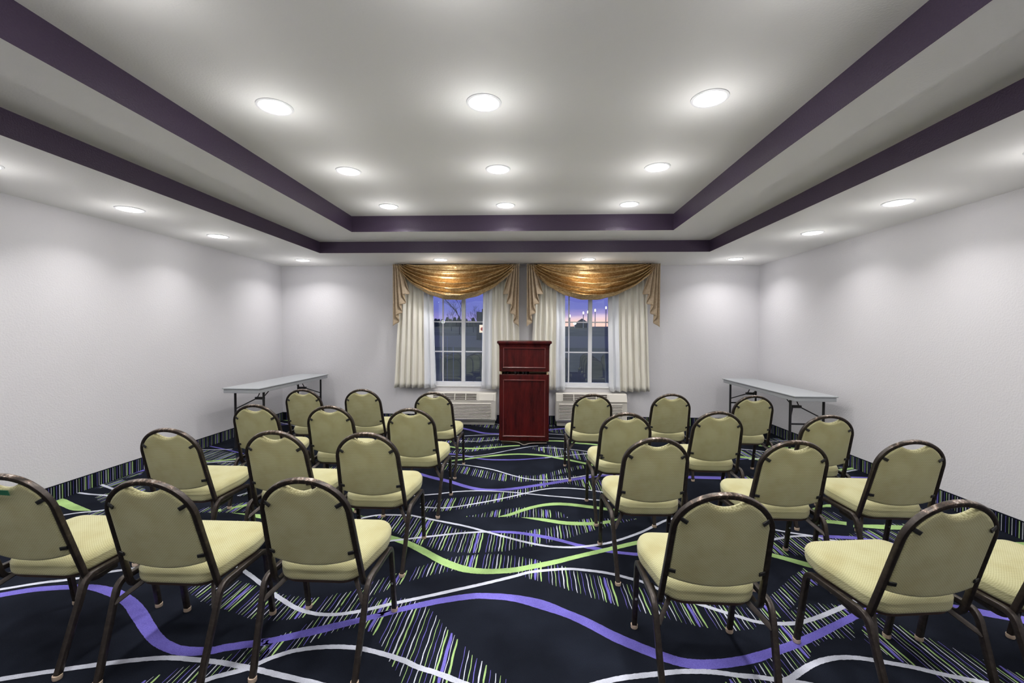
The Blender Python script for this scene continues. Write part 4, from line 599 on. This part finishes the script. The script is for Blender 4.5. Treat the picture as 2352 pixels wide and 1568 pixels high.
        b = MB(); b.sweep([Vector((sg*.115, -.03, .378)), Vector((sg*.214, -.158, .285))], rsq(.020, .006, .002), Vector((0, .5, .6))); b.build('brace', 'metal', t, smooth=40)
    return t
def copy_tree(o, parent=None):
    c = o.copy(); COL.objects.link(c)
    if parent is not None: c.parent = parent
    for ch in list(o.children): copy_tree(ch, c)
    return c
CH = [  # x, y, turn in degrees, label
    (-2.128, 1.885, 0, 'cream banquet chair with a strip of green tape on its back, nearest left row'),
    (-1.512, 1.86, 0, 'cream banquet chair in the middle of the nearest left row, beside the green-taped one'),
    (-.912, 1.915, 0, 'cream banquet chair on the aisle in the nearest left row'),
    (-2.168, 2.717, 0, 'cream banquet chair nearest the wall in the second left row'),
    (-1.505, 2.698, 0, 'cream banquet chair in the middle of the second left row'),
    (-.955, 2.69, 0, 'cream banquet chair on the aisle in the second left row'),
    (-2.192, 3.565, 0, 'cream banquet chair in the third left row, in front of the left table'),
    (-1.580, 3.55, 0, 'cream banquet chair in the middle of the third left row'),
    (-.919, 3.483, 0, 'cream banquet chair on the aisle in the third left row'),
    (-2.290, 4.471, 0, 'cream banquet chair in the farthest left row, right beside the left folding table'),
    (-1.705, 4.52, 0, 'cream banquet chair in the middle of the farthest left row'),
    (-.947, 4.361, 0, 'cream banquet chair in front of the left air conditioner, farthest left row'),
    (.715, 1.85, -1, 'cream banquet chair on the aisle in the nearest right row'),
    (1.47, 1.825, 7, 'cream banquet chair turned a little left, middle of the nearest right row'),
    (2.04, 1.86, 5, 'cream banquet chair cut by the right edge of the photo'),
    (.69, 2.68, 2, 'cream banquet chair on the aisle in the second right row'),
    (1.439, 2.662, 0, 'cream banquet chair in the middle of the second right row'),
    (2.099, 2.715, 0, 'cream banquet chair nearest the wall in the second right row'),
    (.686, 3.42, 0, 'cream banquet chair with a torn back pad corner, aisle seat of the third right row'),
    (1.389, 3.525, 0, 'cream banquet chair in the middle of the third right row'),
    (2.122, 3.434, 0, 'cream banquet chair in the third right row, in front of the right table'),
    (.574, 4.366, 0, 'cream banquet chair in front of the right air conditioner, farthest right row'),
    (1.329, 4.435, 0, 'cream banquet chair in the middle of the farthest right row'),
    (2.075, 4.387, 0, 'cream banquet chair in the farthest right row, right beside the right folding table'),
]
proto = make_chair()
for i, (x, y, a, lab) in enumerate(CH):
    o = proto if i == 0 else copy_tree(proto)
    o.location = (x, y, 0); o.rotation_euler = (0, 0, math.radians(a)); o['label'] = lab
    if i == 0: first = o
    if i == 18: torn = o
tp = MB()
q = [hp(x, v, -.0265) for x, v in ((-.055, .452), (.045, .446), (.045, .470), (-.055, .474))]
tp.add(q+[v+Vector((0, -.0012, 0)) for v in q], [(0, 1, 2, 3), (7, 6, 5, 4), (0, 4, 5, 1), (1, 5, 6, 2), (2, 6, 7, 3), (3, 7, 4, 0)])
tp.build('tape', 'tape', first)['label'] = 'green tape'
tr = MB(); c0 = hp(-.175, .165, -.0275)
tr.add([c0+Vector(d) for d in ((0, -.001, .03), (.020, -.001, .006), (.034, -.001, .001), (.020, -.001, -.006), (.0, -.001, -.012), (0, -.004, .006))], [(0, 5, 1), (1, 5, 2), (2, 5, 3), (3, 5, 4), (0, 4, 3, 2, 1)])
tr.build('torn_patch', 'black', torn)['label'] = 'dark torn corner'

# ------------------------------------------------------------------ folding tables
def table(label, x0, x1, y0, y1, h=.75):
    xc, yc = (x0+x1)/2, (y0+y1)/2
    t = thing('folding_table', label, 'table', (xc, yc, 0), 0, 'folding tables by the side walls')
    m = MB(); m.box(x0, x1, y0, y1, h-.014, h); m.box(x0+.012, x1-.012, y0+.012, y1-.012, h-.060, h-.0141)
    part(m, 'tabletop', 'table', t, bevel=.004)
    for ys, dr in ((y0+.16, 1), (y1-.16, -1)):
        for x in (x0+.05, x1-.05):
            l = MB(); l.cyl((x, ys, .02), (x, ys, h-.061), .0135, 14); lg = part(l, 'leg', 'tleg', t, smooth=40)
            c = MB(); c.cyl((x, ys, .003), (x, ys, .03), .0165, 14); c.v = [(a-xc, b-yc, d) for a, b, d in c.v]; c.build('foot_cap', 'black', lg, smooth=40)
        b = MB(); b.cyl((x0+.05, ys, .42), (x1-.05, ys, .42), .010, 10); part(b, 'crossbar', 'tleg', t, smooth=40)
        b = MB(); yh = ys+dr*.20
        b.cyl((xc-.035, yh, h-.17), (xc-.06, ys+dr*.34, h-.061), .006, 8); b.cyl((xc+.035, yh, h-.17), (xc+.06, ys+dr*.34, h-.061), .006, 8)
        b.cyl((xc-.035, yh, h-.17), (x0+.052, ys, h-.27), .007, 8); b.cyl((xc+.035, yh, h-.17), (x1-.052, ys, h-.27), .007, 8)
        br = part(b, 'brace', 'tleg', t, smooth=40)
        k = MB(); k.box(xc-.055, xc+.055, yh-.02, yh+.02, h-.185, h-.155); k.v = [(a-xc, c_-yc, d) for a, c_, d in k.v]; k.build('hinge_block', 'black', br, bevel=.004)
    return t
table('long narrow grey folding table along the left wall', -3.600, -3.150, 4.88, 6.60)
table('long narrow grey folding table along the right wall', 2.790, 3.245, 4.75, 6.52)

# ------------------------------------------------------------------ lectern
lx0, lx1, ly0, ly1 = -.410, .213, 5.43, 5.86
lt = thing('lectern', 'dark mahogany panelled lectern between the two windows', 'lectern', ((lx0+lx1)/2, (ly0+ly1)/2, 0))
def moulding(x0, x1, z0, z1, y, parent):
    m = MB(); w = .016
    pr = [(0, 0), (w, 0), (w*.85, -.009), (w*.35, -.013), (0, -.004)]
    def seg(a, b, inn):
        a, b, inn = Vector(a), Vector(b), Vector(inn); v = [p+inn*u+Vector((0, d, 0)) for p in (a, b) for u, d in pr]; k = len(pr)
        m.add(v, [(i, (i+1) % k, k+(i+1) % k, k+i) for i in range(k)]+[tuple(range(k)), tuple(range(2*k-1, k-1, -1))])
    seg((x0, y, z0), (x1, y, z0), (0, 0, 1)); seg((x0, y, z1), (x1, y, z1), (0, 0, -1)); seg((x0, y, z0), (x0, y, z1), (1, 0, 0)); seg((x1, y, z0), (x1, y, z1), (-1, 0, 0))
    L = lt.location; m.v = [(a-L.x, b-L.y, c) for a, b, c in m.v]; return m.build('panel_moulding', 'wood_edge', parent)
m = MB(); m.box(lx0, lx1, ly0, ly1, .052, .886); bd = part(m, 'cabinet', 'wood', lt, bevel=.004); moulding(lx0+.045, lx1-.045, .105, .822, ly0, bd)
m = MB(); m.box(lx0+.03, lx1-.03, ly0+.045, ly1-.03, .003, .0515); part(m, 'plinth', 'pan', lt)
m = MB(); v = []
for z, e in ((.924, 0), (1.20, .001), (1.245, .004), (1.270, .016)): v += [(lx0-e, ly0-e, z), (lx1+e, ly0-e, z), (lx1+e, ly1+e, z), (lx0-e, ly1+e, z)]
m.add(v, [(4*k+i, 4*k+(i+1) % 4, 4*k+4+(i+1) % 4, 4*k+4+i) for k in range(3) for i in range(4)]+[(3, 2, 1, 0), (12, 13, 14, 15)]); tb = part(m, 'top_box', 'wood', lt)
moulding(lx0+.045, lx1-.045, .966, 1.222, ly0-.0015, tb)
m = MB(); m.box(lx0-.028, lx1+.030, ly0-.030, ly1+.02, 1.2705, 1.305); part(m, 'top_ledge', 'wood', lt, bevel=.008)
m = MB(); m.box(lx0+.012, lx0+.030, ly0+.012, ly1-.01, .8865, .9235); m.box(lx1-.030, lx1-.012, ly0+.012, ly1-.01, .8865, .9235); m.box(lx0+.030, lx1-.030, ly0+.20, ly0+.215, .8865, .9235); part(m, 'shelf_spacer', 'ply', lt)
cb = MB()
for cx_, r in ((-.335, .014), (-.30, .012), (-.20, .017), (-.165, .015), (-.10, .016), (-.065, .014)):
    cb.cyl((cx_-.012, ly0+.06, .887+r), (cx_+.016, ly0+.13, .887+r), r, 10)
tag(cb.build('cable_coil', 'black', smooth=40), 'black cable coil tucked in the gap of the lectern', 'cable')
pts = spline([(lx0+.02, ly0+.02, .042), (lx0+.12, ly0+.018, .040), (lx0+.24, ly0+.012, .030), (lx0+.31, ly0-.01, .007), (lx0+.38, ly0-.004, .022), (lx0+.46, ly0+.014, .024), (lx0+.60, ly0+.02, .026)], 8)
cb = MB(); cb.sweep(pts, [(.004*math.cos(a), .004*math.sin(a)) for a in [i*math.pi/4 for i in range(8)]], Vector((0, 1, .3)))
tag(cb.build('power_cord', 'cord', smooth=60), 'thin tan cord sagging along the foot of the lectern', 'cord')

# ------------------------------------------------------------------ wall air conditioners
def aircon(label, x0, x1, z0, z1, door):
    y0, y1 = 6.50, YB-.002
    t = thing('air_conditioner', label, 'air conditioner', ((x0+x1)/2, y1, z0), 0, 'air conditioners under the windows')
    m = MB(); pr = [(y1, z0), (y0+.02, z0), (y0, z0+.02), (y0, z1-.11), (y0+.035, z1-.012), (y0+.05, z1), (y1, z1)]; k = len(pr)
    v = [(x, a, b) for x in (x0, x1) for a, b in pr]
    m.add(v, [(i, (i+1) % k, k+(i+1) % k, k+i) for i in range(k)]+[tuple(range(k-1, -1, -1)), tuple(range(k, 2*k))]); b = part(m, 'housing', 'ac', t, bevel=.010)
    L = t.location
    # lower intake grille: slats over a dark recess
    gz0, gz1 = z0+.045, z1-.155; gx0, gx1 = x0+.05, x1-.075
    g = MB(); g.box(gx0, gx1, y0-.004, y0-.001, gz0, gz1, 1); n = 10
    for i in range(n+1):
        zz = gz0+(gz1-gz0)*i/n; g.add([(gx, yy, zq) for gx in (gx0-.004, gx1+.004) for yy, zq in ((y0-.001, zz+.006), (y0-.014, zz-.004), (y0-.014, zz-.008), (y0-.001, zz-.004))], [(0, 1, 5, 4), (1, 2, 6, 5), (2, 3, 7, 6), (0, 3, 2, 1), (4, 5, 6, 7)], 0)
    part(g, 'intake_grille', ['ac', 'ac_dark'], t)
    # upper outlet vent on the slope
    def sl(f, out=0): return (y0+.035*f-.94*out, z1-.11+.098*f+.33*out)
    ox0, ox1 = x0+.10, x1-.29
    g = MB()
    def strip(xa, xb, fa, fb, o0, o1, mi):
        v = [(x, *sl(f, o)) for x in (xa, xb) for f, o in ((fa, o0), (fb, o0), (fb, o1), (fa, o1))]
        g.add(v, [(0, 1, 2, 3), (7, 6, 5, 4), (0, 4, 5, 1), (1, 5, 6, 2), (2, 6, 7, 3), (3, 7, 4, 0)], mi)
    strip(ox0, ox1, .06, .96, .0005, .002, 1)
    for i in range(5): strip(ox0-.004, ox1+.004, .02+.235*i, .09+.235*i, .002, .010, 0)
    for i in range(5):
        xx = ox0+(ox1-ox0)*i/4; strip(xx-.005, xx+.005, .02, 1.0, .002, .009, 0)
    part(g, 'outlet_vent', ['ac', 'ac_dark'], t)
    g = MB()
    if door: strip(x1-.245, x1-.035, -.02, .98, .001, .008, 0)
    else: strip(x1-.27, x1-.006, -.10, 1.0, .001, .016, 0)
    part(g, 'control_door', 'ac', t, bevel=.003)
    return t
aircon('cream wall air conditioner under the left window', -1.60, -.541, .07, .492, True)
aircon('cream wall air conditioner under the right window', .358, 1.413, .075, .498, False)
for x0, x1 in ((-1.58, -.57), (.38, 1.39)):
    m = MB(); m.box(x0, x1, 6.58, YB-.011, .002, .068); s = m.build('support_box', 'ac'); tag(s, 'low cream sleeve base below the %s air conditioner' % ('left' if x0 < 0 else 'right'), 'base', 'sleeve bases under the air conditioners')

# ------------------------------------------------------------------ window dressing
def curtain(label, tl, tr, bl, br, zt, zb, folds, lin, y=6.60):
    """two-cloth panel hanging from zt to zb; lin = side of the white lining edge (-1 left, 1 right)"""
    t = thing('curtain', label, 'curtain', ((bl+br)/2, y, zb), 0, 'ivory curtains at the windows')
    ph = rnd.uniform(0, 6); L = t.location
    def fn(u, v):
        w = 1-v
        xa, xb = tl+(bl-tl)*w**1.25, tr+(br-tr)*w**1.25
        uu = u+.012*math.sin(9*u*math.pi+ph)
        amp = .020+.018*w
        yy = y+amp*math.sin(2*math.pi*folds*uu+ph)+.008*math.sin(2*math.pi*folds*.53*uu+1.3*ph)+.004*math.sin(14*v+5*u)
        return (xa+(xb-xa)*uu-L.x+.006*math.sin(2*math.pi*folds*2*uu+ph), yy-L.y, zb+(zt-zb)*v+.006*math.sin(2*math.pi*folds*uu)*w-L.z)
    cut = .27
    lo, hi = (0, 1-cut) if lin > 0 else (cut, 1)
    m = MB(); m.grid(lambda u, v: fn(lo+(hi-lo)*u, v), 90, 24); m.build('drape', 'curtain', t, smooth=70, solid=.003)
    lo, hi = (1-cut, 1) if lin > 0 else (0, cut)
    m = MB(); m.grid(lambda u, v: fn(lo+(hi-lo)*u, v), 30, 24); m.build('lining_edge', 'sheer', t, smooth=70, solid=.003)
    return t
curtain('ivory curtain panel at the left side of the left window', -2.02, -1.53, -2.10, -1.475, 2.36, .55, 6.5, 1)
curtain('ivory curtain panel at the right side of the left window, half behind the lectern', -.74, -.22, -.765, -.17, 2.36, .545, 6, -1)
curtain('ivory curtain panel at the left side of the right window, half behind the lectern', .02, .49, -.03, .505, 2.36, .54, 6, 1)
curtain('ivory curtain panel at the right side of the right window', 1.12, 1.70, 1.155, 1.765, 2.36, .53, 6.5, -1)
def valance(side, x0, x1, drop, z=2.425, y=6.50):
    xm = (x0+x1)/2
    b = MB(); b.box(x0, x1, y+.02, YB-.003, z-.010, HS-.0015)
    tag(b.build('valance_board', 'rod'), 'dark mounting board above the %s gold swag' % side, 'board', 'boards above the swags')
    t = thing('swag_valance', 'gold brocade swag with tan side cascades over the %s window' % side, 'valance', (xm, y, z-drop), 0, 'swags over the windows')
    L = t.location; W_ = x1-x0; nf = 5.6; ph = rnd.uniform(0, 3)
    def fn(u, v):                       # v: 0 top edge .. 1 hem
        ins = .20*(1-v)**1.5*W_/2
        xa, xb = x0+.012+ins, x1-.012-ins; q = 2*u-1
        env = max(0, 1-abs(q)**2.0)**.78
        sag = drop*v**.9*env
        fold = math.sin(2*math.pi*(nf*v**1.1)+.8*math.sin(3*q+ph)); fold = math.copysign(abs(fold)**.7, fold)-.35*abs(math.cos(math.pi*nf*v**1.1))
        edge = max(0, 1-q*q)**.5
        a = .034*(fold+.35*math.sin(2*math.pi*2.3*nf*v**1.1+2*q))*(.30+.70*edge)*min(1, .25+v*2.2)
        yy = y-.020-.055*math.sin(math.pi*min(1, v*.9))*edge-a*1.25-.03*v*edge
        zz = z-.004-sag+a*.55+.004*math.sin(23*q+9*v)*v
        return (xa+(xb-xa)*u-L.x, yy-L.y, zz-L.z)
    m = MB(); m.grid(fn, 80, 120); m.build('swag', 'gold', t, smooth=80, solid=.003)
    m = MB(); hem = [Vector(fn(i/60, 1.0)) for i in range(61)]; m.sweep(hem, [(.005*math.cos(a), .005*math.sin(a)) for a in [i*math.pi/4 for i in range(8)]], Vector((0, 1, 0))); m.build('hem_cord', 'tan', t, smooth=70)
    for sg, xo in ((-1, x0), (1, x1)):   # cascades: folded tails, long at the outside
        m = MB(); NP = 4
        def fc(s, v):
            tri = abs(((s*NP) % 1.0)*2-1); tri = tri*tri*(3-2*tri)          # pleat zigzag
            x = xo-sg*(-.022+.205*s**1.05*(.55+.45*v)+(.060*(1-tri))*(.35+.65*v))
            ln = .93-.56*s-.07*tri*s
            yy = y-.012-.055*tri+.012*s-.02*v*math.sin(3*s)
            return (x-L.x, yy-L.y, z-.004-ln*v-L.z)
        m.grid(fc, 48, 30); m.build('cascade', 'tan', t, smooth=50, solid=.003)
    return t
valance('left', -2.065, -.222, .50)
valance('right', -.062, 1.830, .50)

# ------------------------------------------------------------------ outside at dusk
gm = MB(); ys = [YB+WT+.02, 12, 18, 26, 36, 48, 70, 130]; zs = [-.35, -.35, -.15, .45, 1.35, 2.0, 2.3, 2.5]
for i in range(len(ys)-1): gm.quad((-60, ys[i], zs[i]), (60, ys[i], zs[i]), (60, ys[i+1], zs[i+1]), (-60, ys[i+1], zs[i+1]))
struct(gm.build('ground', 'ground'))
rd = MB(); rd.add([(-60, 26, .47), (60, 26, .47), (60, 33, 1.10), (-60, 33, 1.10)], [(0, 1, 2, 3)]); struct(rd.build('road', 'asphalt'))
def gz(y):
    for i in range(len(ys)-1):
        if y <= ys[i+1]: return zs[i]+(zs[i+1]-zs[i])*(y-ys[i])/(ys[i+1]-ys[i])
    return zs[-1]
def tree(label, x, y, h, seed):
    r = random.Random(seed); z0 = gz(y)-.05; m = MB()
    def branch(p, d, l, rad, lev):
        q = p+d*l; m.cyl(p, q, rad, 5, 0, rad*.62)
        if lev == 0: return
        for _ in range(3 if lev > 1 else 4):
            nd = (d+Vector((r.uniform(-.75, .75), r.uniform(-.75, .75), r.uniform(-.05, .5)))).normalized(); branch(p.lerp(q, r.uniform(.55, 1)), nd, l*r.uniform(.55, .8), rad*.55, lev-1)
    t = thing('bare_tree', label, 'tree', (x, y, z0), 0, 'bare trees beyond the road')
    branch(Vector((0, 0, 0)), Vector((0, 0, 1)), h*.36, h*.013, 4); m.build('branches', 'bark', t); return t
tree('tall bare tree seen through the left window, left of its centre bar', -5.7, 34, 3.9, 3)
tree('smaller bare tree seen in the left pane of the left window', -7.1, 38, 2.6, 5)
tree('bare tree right of the centre bar in the left window', -5.0, 40, 2.6, 9)
tree('low bare tree beside the dark building in the left window', -4.9, 36, 2.1, 12)
hd = MB(); r = random.Random(4)
for i in range(46):
    x = -16+i*.42; h = r.uniform(.5, 1.0); hd.cyl((x, 47, 1.9), (x+r.uniform(-.1, .1), 47, 2.0+h), .45, 7, 0, .12)
tag(hd.build('tree_line', 'hedge'), 'dark tree line on the horizon in the left window', 'trees')['kind'] = 'stuff'
bl = thing('office_block', 'dark flat-roofed building silhouette in the left window', 'building', (-3.45, 30.8, gz(30)))
m = MB(); m.box(-3.88, -2.6, 30.2, 31.6, .7, 2.78); part(m, 'walls', 'darkbuild', bl)
m = MB(); m.box(-3.55, -3.3, 30.5, 30.9, 2.781, 3.0); m.box(-3.0, -2.8, 30.5, 30.9, 2.781, 2.92); part(m, 'roof_plant', 'darkbuild', bl)
sg = thing('pole_sign', 'small lit roadside sign with a red emblem in the left window', 'sign', (-5.17*.55, 45*.55, gz(24.75)))
m = MB(); m.box(-2.875, -2.815, 24.7, 24.76, .25, 1.35); part(m, 'pole', 'post', sg)
m = MB(); m.box(-3.01, -2.68, 24.66, 24.80, 1.36, 1.80); part(m, 'sign_face', 'sign', sg)
m = MB(); m.cyl((-2.84, 24.659, 1.56), (-2.84, 24.645, 1.56), .105, 20); part(m, 'emblem', 'signred', sg)
def streetlamp(label, x, z, y=45, k='lampglow', r_=.16):
    z0 = gz(y)-.1; t = thing('street_lamp', label, 'street lamp', (x, y, z0), 0, 'street lamps outside')
    m = MB(); m.cyl((0, 0, 0), (0, 0, z-z0), .04, 8); m.build('pole', 'post', t)
    m = MB(); m.lathe((0, 0, z-z0+.1), [(.001, .16), (r_*.7, .12), (r_, 0), (r_*.7, -.1), (.001, -.098)], 14); m.build('lamp_head', k, t, smooth=60)
for x, z, lab in ((7.52, 3.80, 'tallest and rightmost lit street lamp in the right window'), (6.42, 3.53, 'second lit street lamp from the right in the right window'), (5.67, 3.35, 'lit street lamp beside the centre bar of the right window'),
                  (5.22, 3.26, 'lit street lamp just left of the centre bar in the right window'), (3.85, 2.94, 'leftmost high lit street lamp in the right window')): streetlamp(lab, x, z, r_=.075)
streetlamp('low bright lit lamp at the horizon in the right window', 4.345, 2.2, 45, 'lampwhite', .16)
streetlamp('bright white lit lamp in the left window', -9.28, 2.3, 45, 'lampwhite', .17)
hs = thing('pyramid_roof_house', 'dark house with a pyramid roof on the horizon in the right window', 'house', (5.2, 46, gz(46)))
m = MB(); m.box(4.5, 5.9, 45.4, 46.8, 1.8, 2.26); part(m, 'walls', 'darkbuild', hs)
m = MB(); m.add([(4.4, 45.2, 2.261), (6.0, 45.2, 2.261), (6.0, 47, 2.261), (4.4, 47, 2.261), (5.2, 46.1, 2.85)], [(0, 1, 4), (1, 2, 4), (2, 3, 4), (3, 0, 4), (3, 2, 1, 0)]); part(m, 'roof', 'roof', hs)
for i, (px_, h) in enumerate(((-2.10, 1.30), (-1.97, 1.30), (-1.83, 1.06))):
    m = MB(); m.cyl((px_, 10.0+.02*i, -.36), (px_, 10.0+.02*i, h), .009, 8)
    tag(m.build('marker_post', 'post', smooth=40), ('thin pale post outside the left window, leftmost of three', 'thin pale post outside the left window, middle of three', 'thin pale post outside the left window, shortest of three')[i], 'post', 'pale posts outside')
